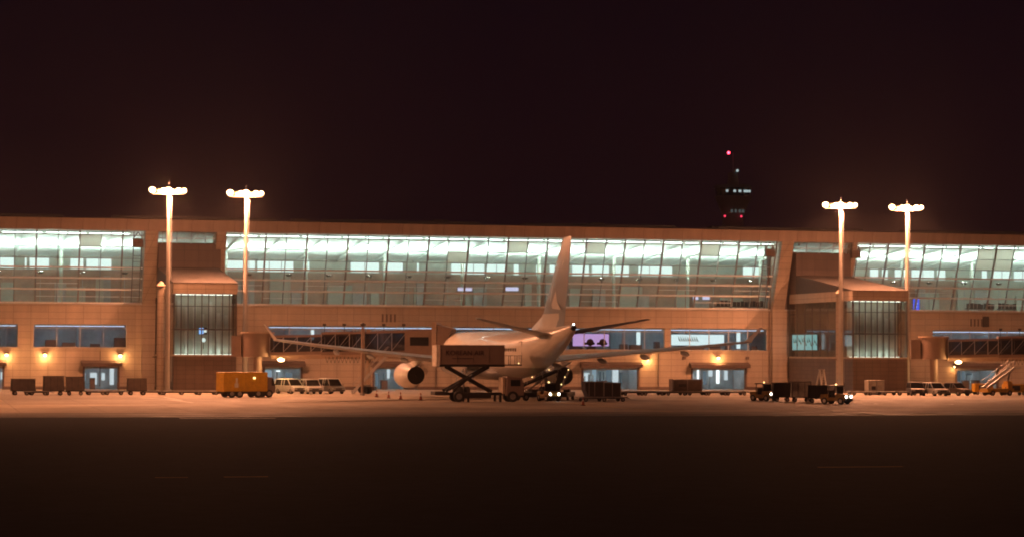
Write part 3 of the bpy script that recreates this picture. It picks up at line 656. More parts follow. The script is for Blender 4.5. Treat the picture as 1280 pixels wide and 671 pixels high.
# ------------------------------------------------------------------ light masts
MH = 26.4
def mast(label, x, y):
    t = thing('light_mast', label, 'light mast', (x, y, 0), R(-12), 'apron floodlight masts')
    MB().cyl((0, 0, 0.02), (0, 0, MH - .2), .36, .20, 20).build('pole', M['pole'], t, 40)
    MB().cyl((0, 0, 0.004), (0, 0, .5), .62, .55, 16).build('footing', M['conc'], t, 40)
    c = MB(); c.bar((-2.15, 0, MH - .15), (2.15, 0, MH - .15), .14); c.bar((-2.15, -.3, MH - .6), (2.15, -.3, MH - .6), .08)
    for s in (-1.4, 0, 1.4): c.bar((s, 0, MH - .15), (s, -.3, MH - .6), .07)
    c.cyl((0, 0, MH - .5), (0, 0, MH + .1), .3, .3, 14); c.build('crossbar', M['pole'], t)
    lad = MB(); lad.bar((.5, 0, 1.5), (.36, 0, MH - 1), .04); lad.bar((.5, .3, 1.5), (.36, .3, MH - 1), .04)
    for k in range(70): lad.bar((.5 - .14 * k / 70, 0, 2 + k * .34), (.5 - .14 * k / 70, .3, 2 + k * .34), .03)
    lad.build('ladder', M['steel'], t)
    MB().cyl((0, 0, MH + .1), (0, 0, MH + .9), .03, .02, 6).build('lightning_rod', M['steel'], t)
    for k in range(7):
        x0 = -1.92 + k * .64
        g_ = (1.25, .8, 1.1, 1.3, .85, 1.2, 1.0)[k]; c0 = Vector((x0 + (-.12 if k == 0 else 0), -.15, MH - .1 + (.12, -.02, .05, .1, -.08, .03, .06)[k])); ax = Vector(((-.25, .1, 0, .05, -.1, .1, .25)[k], -.82, -.57)).normalized()
        h = MB(); h.cyl(c0 - ax * .42, c0 + ax * .22, .16, .37, 16); o = h.build('floodlight', M['dark'], t, 40)
        MB().loft([[tuple(c0 + ax * (.225 + .17 * q) + (Vector((1, 0, 0)) * math.cos(2 * math.pi * i / 16) + ax.cross(Vector((1, 0, 0))) * math.sin(2 * math.pi * i / 16)) * r_) for i in range(16)] for q, r_ in ((0, .34 * g_), (.5, .27 * g_), (1, .02))]).build('lens', M['e_lamp'] if k not in (1, 4) else M['e_lamp2'], o, 60)
    lamp('flood_bulb', (0, -1.0, MH - .25), 15000, SODIUM, .45, t)
    d = bpy.data.lights.new('flood_beam', 'SPOT'); d.energy = 33000; d.color = SODIUM; d.shadow_soft_size = .5; d.spot_size = R(154); d.spot_blend = .45
    o = bpy.data.objects.new('flood_beam', d); COL.objects.link(o); o.parent = t; o.location = (0, -1.2, MH - .4); o.rotation_euler = (R(-4), 0, 0)
    d = bpy.data.lights.new('far_beam', 'SPOT'); d.energy = 24000; d.color = SODIUM; d.shadow_soft_size = .5; d.spot_size = R(92); d.spot_blend = 1.0
    o = bpy.data.objects.new('far_beam', d); COL.objects.link(o); o.parent = t; o.location = (0, -1.3, MH - .4); o.rotation_euler = (R(-54), 0, 0)
    return t
m0 = mast('light mast left of the left stair tower, at the far left of the four', gx(209, 303.4), 303.4)
dup(m0, (gx(306, 305.6), 305.6, 0), R(-12), 'light mast between the left stair tower and its boarding bridge')
dup(m0, (gx(1051, 304.6), 304.6, 0), R(-22), 'light mast at the left corner of the right stair tower')
dup(m0, (gx(1134, 306.6), 306.6, 0), R(-22), 'light mast right of the right stair tower, beside the far bridge')

m5 = dup(m0, (-10, 226, 0), R(118), 'unseen light mast beyond the left edge of the view, on the open apron')  # unseen mast, added by guess for the light from the left
for ch in m5.children:
    if ch.type == 'LIGHT' and ch.data.type == 'SPOT' and ch.data.spot_size < R(120):
        ch.data = ch.data.copy(); ch.data.energy = 85000; ch.data.spot_size = R(70); ch.rotation_euler = (R(-66), 0, 0)
dup(m0, (224, 304, 0), R(-22), 'light mast beyond the right edge of the view')
# ------------------------------------------------------------------ boarding bridges
def bridge(label, loc, end):
    d = Vector(end) - Vector(loc); Lb = d.length; rz = math.atan2(d.y, d.x)
    t = thing('boarding_bridge', label, 'boarding bridge', (loc[0], loc[1], 0), rz, 'boarding bridges at the gates')
    zr = 4.75
    MB().cyl((0, 0, 0.01), (0, 0, zr), .55, n=18).build('rotunda_column', M['bridge'], t, 40)
    MB().cyl((0, 0, zr), (0, 0, zr + 3.0), 2.0, n=24).build('rotunda', M['bridge'], t, 40)
    MB().cyl((0, 0, zr + 3.0), (0, 0, zr + 3.2), 2.15, n=24).build('rotunda_roof', M['bridgepale'], t, 40)
    MB().box(-3.2, -1.9, -1.3, 1.3, zr, zr + 2.7).build('vestibule', M['bridge'], t)
    def tunnel(x0, x1, z0, z1, w, h, name):
        # floor and roof beams with glazed sides and diagonal braces, rising from z0 to z1
        def zz(x): return z0 + (z1 - z0) * (x - x0) / (x1 - x0)
        f = MB()
        f.prism([(x0, z0), (x1, z1), (x1, z1 + .38), (x0, z0 + .38)], -w, w)
        f.prism([(x0, z0 + h - .3), (x1, z1 + h - .3), (x1, z1 + h), (x0, z0 + h)], -w, w)
        o = f.build(name, M['bridge'], t)
        n = max(3, int((x1 - x0) / 1.6))
        for s in (-1, 1):
            fr = MB()
            for i in range(n + 1):
                x = x0 + (x1 - x0) * i / n; fr.bar((x, s * (w - .05), zz(x) + .38), (x, s * (w - .05), zz(x) + h - .3), .06)
            for i in range(n):
                xa = x0 + (x1 - x0) * i / n; xb = x0 + (x1 - x0) * (i + 1) / n; fr.bar((xa, s * (w - .04), zz(xa) + .4), (xb, s * (w - .04), zz(xb) + h - .32), .04)
            fr.build('truss', M['mull'], o)
        g = MB()
        for s in (-1, 1): g.quad((x0, s * (w - .14), zz(x0) + .38), (x1, s * (w - .14), zz(x1) + .38), (x1, s * (w - .14), zz(x1) + h - .3), (x0, s * (w - .14), zz(x0) + h - .3))
        g.build('pane', M['gbridge'], o)
        return o
    xm = Lb * .52
    tunnel(1.9, xm + 1.5, zr + .2, zr + .45, 1.35, 2.55, 'inner_tunnel')
    tunnel(xm - 2.5, Lb - 1.8, zr + .25, zr + .50, 1.62, 2.95, 'outer_tunnel')
    b = MB(); b.bar((2.0, -1.0, zr - .05), (Lb - 2, -1.0, zr + .15), .3, .5); b.bar((2.0, 1.0, zr - .05), (Lb - 2, 1.0, zr + .15), .3, .5); b.build('under_beam', M['bridgepale'], t)
    cb = MB()
    for k in range(14): x = xm - 2 + k * .5; cb.bar((x, -1.3, zr + .05), (x + .25, -1.3, zr - .75), .05); cb.bar((x + .25, -1.3, zr - .75), (x + .5, -1.3, zr + .05), .05)
    cb.build('cable_loop', M['dark'], t)
    # cab and bellows hood at the aircraft door
    MB().box(Lb - 1.9, Lb + 1.6, -2.0, 1.9, zr + .35, zr + 3.6).build('cab', M['bridge'], t)
    MB().box(Lb - 1.2, Lb + 1.2, -2.04, -2.005, zr + 1.5, zr + 2.6).build('cab_window', M['glassd'], t)
    MB().prism([(Lb + 2.202, zr + .5), (Lb + 3.0, zr + .6), (Lb + 4.2, zr + 3.7), (Lb + 2.202, zr + 4.2)], -1.9, 1.8).build('bellows_hood', M['bridge'], t)
    MB().box(Lb + 1.602, Lb + 2.2, -2.1, 2.0, zr + .3, zr + 4.5).build('canopy_frame', M['bridgepale'], t)
    # drive column with bogie
    xc = Lb * .66
    dc = MB()
    for s in (-1, 1): dc.box(xc - .22, xc + .22, s * 1.9 - .2, s * 1.9 + .2, 1.2, zr + 3.6)
    dc.box(xc - .3, xc + .3, -2.1, 2.1, zr - .35, zr + .02); dc.box(xc - .35, xc + .35, -2.1, 2.1, .95, 1.25); dc.build('drive_column', M['bridgepale'], t)
    for s in (-1, 1):
        for q in (-.35, .35): MB().cyl((xc, s * 1.7 + q * .9 - .17, .55), (xc, s * 1.7 + q * .9 + .17, .55), .55, n=18).build('wheel', M['black'], t, 40)
    MB().box(xc - 1.3, xc + 1.3, -.9, .9, .5, .95).build('bogie', M['chassis'], t)
    # service stairs down to the ground
    sx = xc + 3.4
    sr = MB()
    for s in (-.45, .45):
        sr.bar((sx, -2.4 + s, zr + .4), (sx - 4.6, -2.4 + s, .2), .12, .28); sr.bar((sx, -2.4 + s, zr + 1.4), (sx - 4.6, -2.4 + s, 1.2), .05)
    for i in range(18): q = i / 18; sr.box(sx - 4.6 * q - .28, sx - 4.6 * q, -2.85, -1.95, zr + .3 - (zr + .1) * q, zr + .34 - (zr + .1) * q)
    sr.box(sx, sx + 1.4, -3.0, -1.7, zr + .32, zr + .42); sr.build('service_stair', M['steel'], t)
    # roof lamps
    for k in range(5):
        x = Lb * .42 + k * Lb * .12; o = MB().bar((x, -1.2, zr + 3.1), (x, -1.2, zr + 4.0), .07).box(x - .2, x + .2, -1.4, -1.0, zr + 4.0, zr + 4.3).build('roof_lamp', M['dark'], t)
    # lamp below the rotunda end of the tunnel
    MB().sphere((3.3, -.9, zr - .35), .46, 12, 8, .6).build('under_lamp', M['e_wall'], t, 60)
    lamp('under_bulb', (3.3, -1.2, zr - 1.0), 800, (1, .5, .18), .2, t)
    return t
BR0, BR1 = (40.9, 300.2), (61.0, 292.4)
br = bridge('boarding bridge reaching the parked airliner past the left stair tower', BR0, BR1)
dup(br, (BR0[0] + 94.7, BR0[1], 0), br.rotation_euler.z, 'boarding bridge running out of the frame at far right')

# ------------------------------------------------------------------ airliner
def airliner():
    t = thing('airliner', 'large white twin engine airliner parked with its tail towards us', 'airliner', (AX - .25, 270, 0), R(1.3))
    Y = lambda xn: 29.0 - xn
    st = [(0, 4.5, .08, .08), (.35, 4.52, .62, .6), (1.0, 4.6, 1.12, 1.1), (2.2, 4.78, 1.72, 1.7), (3.8, 4.98, 2.25, 2.25), (5.8, 5.12, 2.65, 2.62), (8, 5.17, 2.80, 2.80), (10, 5.17, 2.82, 2.82), (16, 5.17, 2.82, 2.82), (24, 5.17, 2.82, 2.82), (32, 5.17, 2.82, 2.82),
          (37, 5.19, 2.80, 2.82), (40, 5.33, 2.68, 2.76), (43, 5.58, 2.45, 2.58), (46, 5.95, 2.12, 2.30), (49, 6.38, 1.74, 1.95), (52, 6.88, 1.33, 1.50), (54.5, 7.32, 1.0, 1.08), (56.5, 7.72, .72, .74), (57.8, 8.0, .5, .48), (58.4, 8.1, .34, .33)]
    n = 36
    rings = [[(ry * math.sin(2 * math.pi * k / n), Y(x), zc + rz * math.cos(2 * math.pi * k / n)) for k in range(n)] for x, zc, rz, ry in st]
    f = MB().loft(rings).build('fuselage', M['plane'], t, 40)
    MB().cyl((0, Y(58.35), 8.1), (0, Y(58.75), 8.14), .30, .24, 16).build('exhaust_pipe', M['soot'], f, 40)
    MB().sphere((0.0, Y(58.55), 8.5), .06).build('tail_light', M['e_nav'], f, 60)
    # belly fairing
    bf = [(16.5, .3), (18.5, .85), (21, 1), (30, 1), (33, .8), (35.5, .25)]
    MB().loft([[(3.0 * s * math.sin(a), Y(x), 3.05 + (-.95 * s * math.cos(a))) for a in [math.pi * (k / 12 - .5) * 1.15 for k in range(13)]] + [(0, Y(x), 4.2)] for x, s in bf]).build('belly_fairing', M['planegrey'], f, 40)
    w = MB()
    for s in (-1, 1):
        for i in range(64):
            x = 7.5 + i * .60
            if x > 44.5 or 18.5 < x < 20 or 31 < x < 32.4: continue
            zz = 5.75; ry = 2.82 * math.sqrt(max(.05, 1 - ((zz - 5.17) / 2.82) ** 2)) + .012
            if x > 40: ry -= (x - 40) * .065
            w.box(s * ry - .02, s * ry + .02, Y(x) - .12, Y(x) + .12, zz - .18, zz + .18)
    w.build('cabin_glazing', M['glassd'], f)
    for x in (6.2, 19.2, 45.3):
        for s in (-1, 1):
            ry = 2.83 if x > 7 and x < 40 else (2.62 if x < 7 else 2.27); d = MB(); zc = 5.3 if x < 40 else 5.75
            for (ya, yb, za, zb) in ((-.55, -.48, -.95, .95), (.48, .55, -.95, .95), (-.55, .55, .9, .97), (-.55, .55, -.97, -.9)): d.box(s * ry - .03, s * ry + .012, Y(x) + ya, Y(x) + yb, zc + za, zc + zb)
            d.build('cabin_door', M['planegrey'], f)
    # aerofoil lofts
    prof = [(0, 0), (.02, .28), (.1, .75), (.3, 1.0), (.55, .82), (.8, .40), (1, .03), (1, -.03), (.8, -.28), (.5, -.55), (.25, -.62), (.08, -.45), (.02, -.2)]
    def wing(stations, tk):
        return [[(y, Y(le + c * u), z + v * c * tk / 2) for u, v in prof] for y, le, c, z in stations]
    for s in (-1, 1):
        wg = MB().loft(wing([(s * 2.2, 18.2, 11.6, 4.0), (s * 5.5, 20.4, 9.7, 4.35), (s * 9.4, 22.9, 7.4, 4.75), (s * 16, 26.9, 5.7, 5.4), (s * 23, 31.2, 4.1, 6.1), (s * 28.6, 34.6, 2.8, 6.75)], .12)).build('wing', M['planegrey'], t, 35)
        MB().loft([[(s * (28.55 + q * 1.45), Y(34.7 + q * 1.9 + c * u), 6.76 + q * 1.75 + v * .06 * c) for u, v in prof] for q, c in ((0, 2.7), (.25, 2.1), (1, .8))]).build('winglet', M['nacelle'], wg, 35)
        for y, x, l in ((6.8, 28.5, 4.8), (12.2, 29.6, 4.4), (16.8, 32.0, 3.9), (21.2, 34.0, 3.3)):
            zz = 4.0 + (y - 2.2) * .1035 - .42
            rg = []
            for q, r_ in ((0, .04), (.15, .24), (.4, .34), (.7, .27), (1, .03)):
                rg.append([(s * y + r_ * .8 * math.sin(2 * math.pi * k / 10), Y(x + l * (q - .35)), zz - q * .35 + r_ * math.cos(2 * math.pi * k / 10)) for k in range(10)])
            MB().loft(rg).build('flap_fairing', M['planegrey'], wg, 50)
        # engine
        ex = s * 9.37; zc = 2.62
        er = [(17.3, 1.22), (17.45, 1.36), (18.2, 1.52), (19.6, 1.58), (21.2, 1.50), (22.6, 1.30), (23.8, 1.08), (23.82, 1.02), (22.8, .95), (22.2, .05)]
        en = MB().loft([[(ex + r_ * math.sin(2 * math.pi * k / 28), Y(x), zc + r_ * math.cos(2 * math.pi * k / 28)) for k in range(28)] for x, r_ in er[:7]], cap=False).build('engine', M['nacelle'], t, 40)
        MB().loft([[(ex + r_ * math.sin(2 * math.pi * k / 28), Y(x), zc + r_ * math.cos(2 * math.pi * k / 28)) for k in range(28)] for x, r_ in er[6:]], cap=True).build('exhaust_nozzle', M['soot'], en, 40)
        MB().cyl((ex, Y(22.4), zc), (ex, Y(24.1), zc), .42, .08, 18).build('exhaust_plug', M['soot'], en, 40)
        MB().cyl((ex, Y(17.9), zc), (ex, Y(18.0), zc), 1.42, n=28).build('fan', M['dark'], en, 40)
        MB().loft([[(ex - .22, Y(19.0), zc + 1.3), (ex + .22, Y(19.0), zc + 1.3), (ex + .16, Y(23.0), 4.4), (ex - .16, Y(23.0), 4.4)], [(ex - .2, Y(23.0), zc + .95), (ex + .2, Y(23.0), zc + .95), (ex + .14, Y(26.5), 4.3), (ex - .14, Y(26.5), 4.3)]]).build('pylon', M['nacelle'], en, 30)
        # tailplane
        MB().loft(wing([(s * .7, 47.6, 6.6, 7.35), (s * 3.5, 49.4, 5.2, 7.85), (s * 9.7, 53.6, 2.2, 9.1)], .10)).build('tailplane', M['planegrey'], t, 35)
        # main gear
        g = MB(); gxp = s * 5.3; g.cyl((gxp, Y(30.4), .75), (gxp * .9, Y(30.2), 4.0), .19, n=12); g.cyl((gxp, Y(31.1), .68), (gxp, Y(29.5), .68), .15, n=10); g.bar((gxp, Y(30.3), 2.2), (s * 2.6, Y(30.3), 3.3), .16)
        go = g.build('main_gear', M['steel'], t, 40)
        for q in (-.95, .95):
            for k in (-.42, .42): MB().cyl((gxp + k - .21, Y(30.3) + q, .70), (gxp + k + .21, Y(30.3) + q, .70), .70, n=20).build('wheel', M['black'], go, 40)
        MB().box(s * 4.05, s * 4.13, Y(31.4), Y(29.2), 1.7, 3.2).build('gear_door', M['planegrey'], go)
    ng = MB(); ng.cyl((0, Y(6.7), .6), (0, Y(6.5), 3.2), .14, n=12); no = ng.build('nose_gear', M['steel'], t, 40)
    for k in (-.32, .32): MB().cyl((k - .16, Y(6.7), .53), (k + .16, Y(6.7), .53), .53, n=18).build('wheel', M['black'], no, 40)
    # fin
    fs = [(8.0, 44.6, 10.2, .30), (9.2, 46.2, 8.95, .27), (12.5, 49.4, 6.9, .22), (17.6, 54.0, 3.5, .13), (18.0, 54.6, 2.8, .05)]
    def fin_ring(z, le, c, tk): return [(v * tk * 1.0, Y(le + c * u), z) for u, v in [(0, 0), (.03, .35), (.15, .85), (.35, 1), (.65, .75), (1, .05), (1, -.05), (.65, -.75), (.35, -1), (.15, -.85), (.03, -.35)]]
    fo = MB().loft([fin_ring(*q) for q in fs]).build('fin', M['finpaint'], t, 35)
    # pale lower fin and a brush-like pale stroke on each face
    MB().loft([fin_ring(7.9, 44.3, 10.2, .33), fin_ring(9.75, 46.6, 8.55, .285)]).build('fin_root', M['nacelle'], fo, 35)
    MB().loft([[(0.12, Y(41.5), 7.95), (-.12, Y(41.5), 7.95), (0, Y(41.4), 8.0)], [(.3, Y(46.8), 8.1), (-.3, Y(46.8), 8.1), (0, Y(46.6), 9.6)]]).build('dorsal_fillet', M['nacelle'], fo, 35)
    for s in (-1, 1):
        sk = MB(); P = [(51.2, 10.3), (50.3, 11.2), (50.8, 12.6), (52.0, 13.9), (53.4, 14.7), (55.3, 15.5), (54.0, 14.3), (53.0, 13.2), (52.3, 12.2), (53.0, 11.0), (54.6, 10.1)]
        vs = [(s * (.30 - .022 * (z - 8) + .0), Y(x), z) for x, z in P]; sk.add(vs, [(0, 1, 2, 9, 10), (2, 3, 7, 8, 9), (3, 4, 6, 7), (4, 5, 6)])
        sk.build('fin_stroke', M['nacelle'], fo)
    return t
airliner()

# ------------------------------------------------------------------ vehicles
def wheels(t, xs, w, r, name='wheel', wd=.24):
    for x in xs:
        for s in (-1, 1):
            o = MB().cyl((x, s * (w - wd / 2) - wd / 2, r), (x, s * (w - wd / 2) + wd / 2, r), r, n=18).build(name, M['black'], t, 40)
            MB().cyl((x, s * (w + .012) - .01, r), (x, s * (w + .012) + .01, r), r * .55, n=14).build('hub', M['steel'], o, 40)
def car(name, label, cat, loc, rz, L, W, H, hood, belt, paint, rake=.75, group=None, rear=.12, lights=None, bed=0):
    t = thing(name, label, cat, (loc[0], loc[1], 0), rz, group); h = L / 2; w = W / 2
    b = MB(); b.prism([(-h, .42), (-h + .08, .32), (h - .1, .32), (h, .45), (h, .72), (h - .12, .86), (h - hood, belt), (-h + .02, belt)], -w, w); b.build('body', paint, t, bevel=.06)
    x0 = -h + .04 + bed
    MB().frustum(x0, h - hood + .05, x0 + rear, h - hood - rake, w - .03, w - .17, belt + .002, H - .1).build('glasshouse', M['glassd'], t)
    MB().frustum(x0 + rear - .03, h - hood - rake + .05, x0 + rear + .1, h - hood - rake - .1, w - .15, w - .26, H - .098, H).build('roof', paint, t, bevel=.03)
    for s in (-1, 1):
        for (xa, xb) in ((x0, x0 + rear), (h - hood + .05, h - hood - rake), (-.1 + bed / 2, -.12 + bed / 2), (x0 + (h - x0) * .35, x0 + (h - x0) * .35)): MB().bar((xa, s * (w - .02), belt), (xb, s * (w - .155), H - .09), .09).build('pillar', paint, t)
    if bed: MB().box(-h + .1, x0 - .05, -w + .1, w - .1, belt + .004, belt + .02).build('load_bed', M['dark'], t)
    wheels(t, (h - .85, -h + .85), w, .34)
    for s in (-1, 1):
        MB().box(h - .07, h + .012, s * (w - .32) - .17, s * (w - .32) + .17, .62, .80).build('headlight', lights or M['steel'], t)
        MB().box(-h - .012, -h + .05, s * (w - .14) - .08, s * (w - .14) + .08, .75, 1.05).build('tail_light', mat('red_tail_lens', (.3, .02, .02), .3) if 'red_tail_lens' not in bpy.data.materials else bpy.data.materials['red_tail_lens'], t)
        MB().box(h - hood - .25, h - hood - .05, s * (w + .1) - .1, s * (w + .1) + .1, belt + .02, belt + .2).build('mirror', M['dark'], t)
    MB().box(h - .05, h + .02, -.45, .45, .58, .76).build('grille', M['dark'], t); MB().box(h - .02, h + .05, -w + .06, w - .06, .36, .54).build('bumper', M['dark'], t)
    return t
VG = 'white vans parked in front of the terminal'
car('parked_van', 'white van parked nearest the yellow truck', 'van', (gx(363, 298), 298), R(-66), 4.8, 1.9, 1.95, 1.0, 1.08, M['white'], group=VG)
car('parked_van', 'white van parked in the middle of the three', 'van', (gx(388.5, 297), 297), R(-84), 4.9, 1.92, 1.9, 1.15, 1.05, M['white'], group=VG)
car('parked_van', 'white van parked nearest the bridge stairs', 'van', (gx(414, 298), 298), R(-74), 4.7, 1.85, 2.0, .95, 1.06, M['white'], group=VG)
car('parked_suv', 'black SUV parked beside the far right stair tower base', 'SUV', (gx(1145, 284), 284), R(-105), 4.6, 1.88, 1.8, 1.15, 1.0, M['dark'])
car('parked_suv', 'white SUV parked between two dark vehicles at far right', 'SUV', (gx(1168, 282), 282), R(-84), 4.6, 1.88, 1.78, 1.2, 1.0, M['white'])
car('pickup_truck', 'dark grey pickup truck beside the white SUV', 'pickup', (gx(1192, 284), 284), R(-70), 5.1, 1.85, 1.75, 1.2, 1.0, M['cartgrey'], bed=1.5)

# yellow service truck
t = thing('service_truck', 'yellow box bodied service truck parked below the left boarding bridge', 'truck', (gx(307, 274), 274, 0), R(17))
MB().box(-3.3, 2.3, -1.1, 1.1, .72, 3.0).build('box_body', M['yellow'], t, bevel=.06)
MB().prism([(2.32, .55), (3.35, .55), (3.45, 1.2), (3.1, 2.35), (2.32, 2.45)], -1.05, 1.05).build('cab', M['cartgrey'], t, bevel=.05)
MB().prism([(2.9, 1.4), (3.36, 1.4), (3.1, 2.2), (2.9, 2.2)], -1.07, 1.07).build('cab_window', M['glassd'], t)
MB().box(-3.2, 3.3, -.8, .8, .45, .71).build('chassis', M['chassis'], t); wheels(t, (-2.2, -1.2, 2.6, 1.2), 1.08, .46)
mb = MB(); [mb.box(-3.3 + i * .93, -3.24 + i * .93, -1.125, -1.102, .75, 2.95) for i in range(7)]; mb.build('body_rib', M['yellow'], t)
mb = MB(); mb.box(-1.9, -1.35, -1.12, -1.103, 1.2, 1.7); mb.box(-1.75, -1.5, -1.12, -1.103, 1.7, 2.3); mb.build('white_decal', M['carttan'], t)
MB().box(.5, .75, -1.18, -1.103, 2.2, 2.4).build('side_lamp', M['e_warm'], t)

# high-lift catering truck at the rear left door
def catering():
    t = thing('catering_truck', 'dark scissor lift catering truck with its box raised to the airliner', 'truck', (58.1, 249.0, 0), 0)
    MB().box(-4.6, 5.0, -.55, .55, .72, 1.05).build('chassis', M['chassis'], t)
    mb = MB(); mb.box(-4.9, -3.6, -1.15, 1.15, .75, 1.15); mb.box(-2.0, 1.4, -1.2, -.75, .45, .95); mb.box(-2.0, 1.4, .75, 1.2, .45, .95)
    for x in (-1.2, 2.4):
        for s in (-1, 1): mb.box(x - .12, x + .12, s * 1.25 - .1, s * 1.25 + .1, .02, .8)
    mb.build('outrigger', M['chassis'], t)
    MB().prism([(3.1, .7), (5.1, .7), (5.2, 1.3), (4.9, 2.7), (3.2, 2.8)], -1.15, 1.15).build('cab', M['cater'], t, bevel=.06)
    MB().box(3.6, 4.7, -1.17, -1.152, 1.75, 2.45).build('cab_window', M['glassd'], t)
    MB().prism([(5.10, 1.7), (5.16, 1.7), (4.98, 2.5), (4.93, 2.5)], -1.0, 1.0).build('windscreen', M['glassd'], t)
    MB().box(2.75, 3.05, -1.0, 1.0, .9, 2.7).build('cab_guard', M['bridgepale'], t)
    wheels(t, (-2.2, 3.85), 1.18, .60, wd=.42)
    sc_ = MB()
    for s in (-1, 1):
        y = s * .85
        sc_.bar((-3.6, y, 1.2), (1.2, y, 3.85), .2, .3); sc_.bar((-3.4, y - s * .2, 3.85), (1.6, y - s * .2, 1.15), .2, .3)
    sc_.cyl((-1.05, -1.05, 2.5), (-1.05, 1.05, 2.5), .13, n=12); sc_.bar((-2.6, 0, 1.2), (-.4, 0, 3.0), .22); sc_.build('scissor_lift', M['chassis'], t)
    b = MB().box(-4.4, 2.9, -1.22, 1.22, 4.1, 6.25).build('box_body', M['cater'], t, bevel=.04)
    MB().box(-4.4, 2.9, -1.26, 1.26, 3.86, 4.098).build('box_frame', M['chassis'], b)
    MB().box(-4.75, -4.402, -1.1, 1.1, 3.9, 6.2).build('rear_door', M['carttan'], b)
    mb = MB(); mb.box(2.9, 4.9, -1.0, 1.0, 4.0, 4.12)
    for s in (-1, 1):
        mb.bar((2.95, s, 5.1), (4.9, s, 5.1), .05)
        for x in (3.4, 4.1, 4.85): mb.bar((x, s, 4.1), (x, s, 5.1), .05)
    mb.build('loading_platform', M['chassis'], b)
    text('lettering', 'KOREAN', .74, M['letter'], b, (-3.75, -1.235, 5.35), (R(90), 0, 0)); text('lettering', 'AIR', .74, M['letter'], b, (-.55, -1.235, 5.35), (R(90), 0, 0))
    MB().box(-3.0, -.6, -1.236, -1.222, 4.72, 4.80).build('underline', M['letter'], b)
    for x in (-4.3, -2.5, -.7, 1.1, 2.8): MB().box(x - .03, x + .03, -1.25, -1.222, 4.14, 6.2).build('box_rib', M['cater'], b)
    for x in (2.5, 4.5): MB().sphere((x, -1.12, 4.25), .06).build('marker_lamp', M['e_warm'], t)
    return t
catering()

# tow tractors
def tractor(label, loc, rz, group):
    M.setdefault('tract', mat('tractor_paint', (0.30, 0.17, 0.02), 0.5, 0, 0.35, 2))
    t = thing('tow_tractor', label, 'tow tractor', (loc[0], loc[1], 0), rz, group)
    MB().prism([(-1.5, .35), (1.5, .35), (1.55, .6), (1.5, 1.05), (.35, 1.15), (.3, .75), (-.5, .75), (-.55, 1.1), (-1.5, 1.05)], -.78, .78).build('body', M['tract'], t, bevel=.05)
    c = MB()
    for x in (-.6, .5):
        for s in (-1, 1): c.bar((x, s * .7, 1.0), (x * .9, s * .66, 1.95), .08)
    c.box(-.75, .65, -.78, .78, 1.95, 2.05); c.build('canopy', M['dark'], t)
    MB().box(.47, .5, -.66, .66, 1.15, 1.93).build('windscreen', M['glassd'], t)
    MB().box(-.55, -.1, -.5, .5, .76, 1.0).build('seat', M['seatm'], t); MB().box(-.62, -.5, -.5, .5, 1.0, 1.5).build('backrest', M['seatm'], t)
    MB().bar((.3, .2, 1.0), (.1, .2, 1.35), .05).build('steering_column', M['dark'], t)
    MB().box(1.5, 1.62, -.8, .8, .3, .58).build('bumper', M['black'], t); wheels(t, (1.0, -1.0), .8, .36)
    for s in (-1, 1):
        MB().sphere((1.56, s * .52, .82), .125, 12, 8).build('headlight', M['e_head'], t, 60)
    MB().sphere((0, 0, 2.13), .09).build('beacon', M['e_warm'], t, 60)
    MB().box(-1.72, -1.5, -.1, .1, .38, .5).build('hitch', M['steel'], t)
    return t
TG = 'tow tractors on the apron'
tr1 = tractor('tow tractor with headlights on, left end of the cart train', (gx(955, 252), 252), R(-62), TG)
dup(tr1, (gx(1045, 236), 236, 0), R(-52), 'tow tractor with headlights on, right end of the cart train')
dup(tr1, (gx(686, 252), 252, 0), R(-80), 'tow tractor with headlights on under the airliner tail')

# carts: covered baggage carts
def cart(label, loc, rz, cover, L=2.9, H=1.95, group='baggage carts on the apron'):
    t = thing('baggage_cart', label, 'baggage cart', (loc[0], loc[1], 0), rz, group); h = L / 2
    MB().box(-h, h, -.75, .75, .48, .6).build('deck', M['chassis'], t)
    MB().prism([(-h + .05, .602), (h - .05, .602), (h - .12, H), (-h + .12, H)], -.7, .7).build('cover', cover, t, bevel=.04)
    f = MB()
    for x in (-h + .04, h - .04):
        for s in (-1, 1): f.bar((x, s * .73, .6), (x * .95, s * .73, H + .03), .06)
    f.bar((-h, -.73, H + .03), (h, -.73, H + .03), .06); f.bar((-h, .73, H + .03), (h, .73, H + .03), .06); f.bar((h, 0, .5), (h + .7, 0, .35), .07); f.build('frame', M['chassis'], t)
    f = MB(); [f.bar((x, -.72, .62), (x, -.72, H - .03), .04) for x in (-h * .33, h * .33)]; f.build('seam', M['dark'], t)
    wheels(t, (h - .45, -h + .45), .72, .24, wd=.16); return t
for px, py_, rz, m, lab, kw in (
    (29, 289, 5, 'cartgrey', 'slatted grey baggage cart at the far left', {}), (67, 288, 2, 'cartgrey', 'tall dark grey cart, left one of the close pair', dict(L=2.5, H=2.3)), (94, 288, -3, 'cartgrey', 'dark grey cart, right one of the close pair', dict(L=2.3, H=2.2)),
    (171, 289, 0, 'cartgrey', 'grey cart parked just left of the left stair tower', dict(L=2.4, H=2.0)), (977, 249, -14, 'cartdark', 'black covered cart behind the left tractor of the train', dict(L=2.1, H=2.1)),
    (1001, 246, -16, 'carttan', 'pale covered cart in the middle of the cart train', dict(L=2.3, H=2.25)), (1022, 242, -18, 'cartdark', 'black covered cart coupled to the right tractor of the train', dict(L=2.2, H=1.9))):
    cart(lab, (gx(px, py_), py_), R(rz), M[m], **kw)
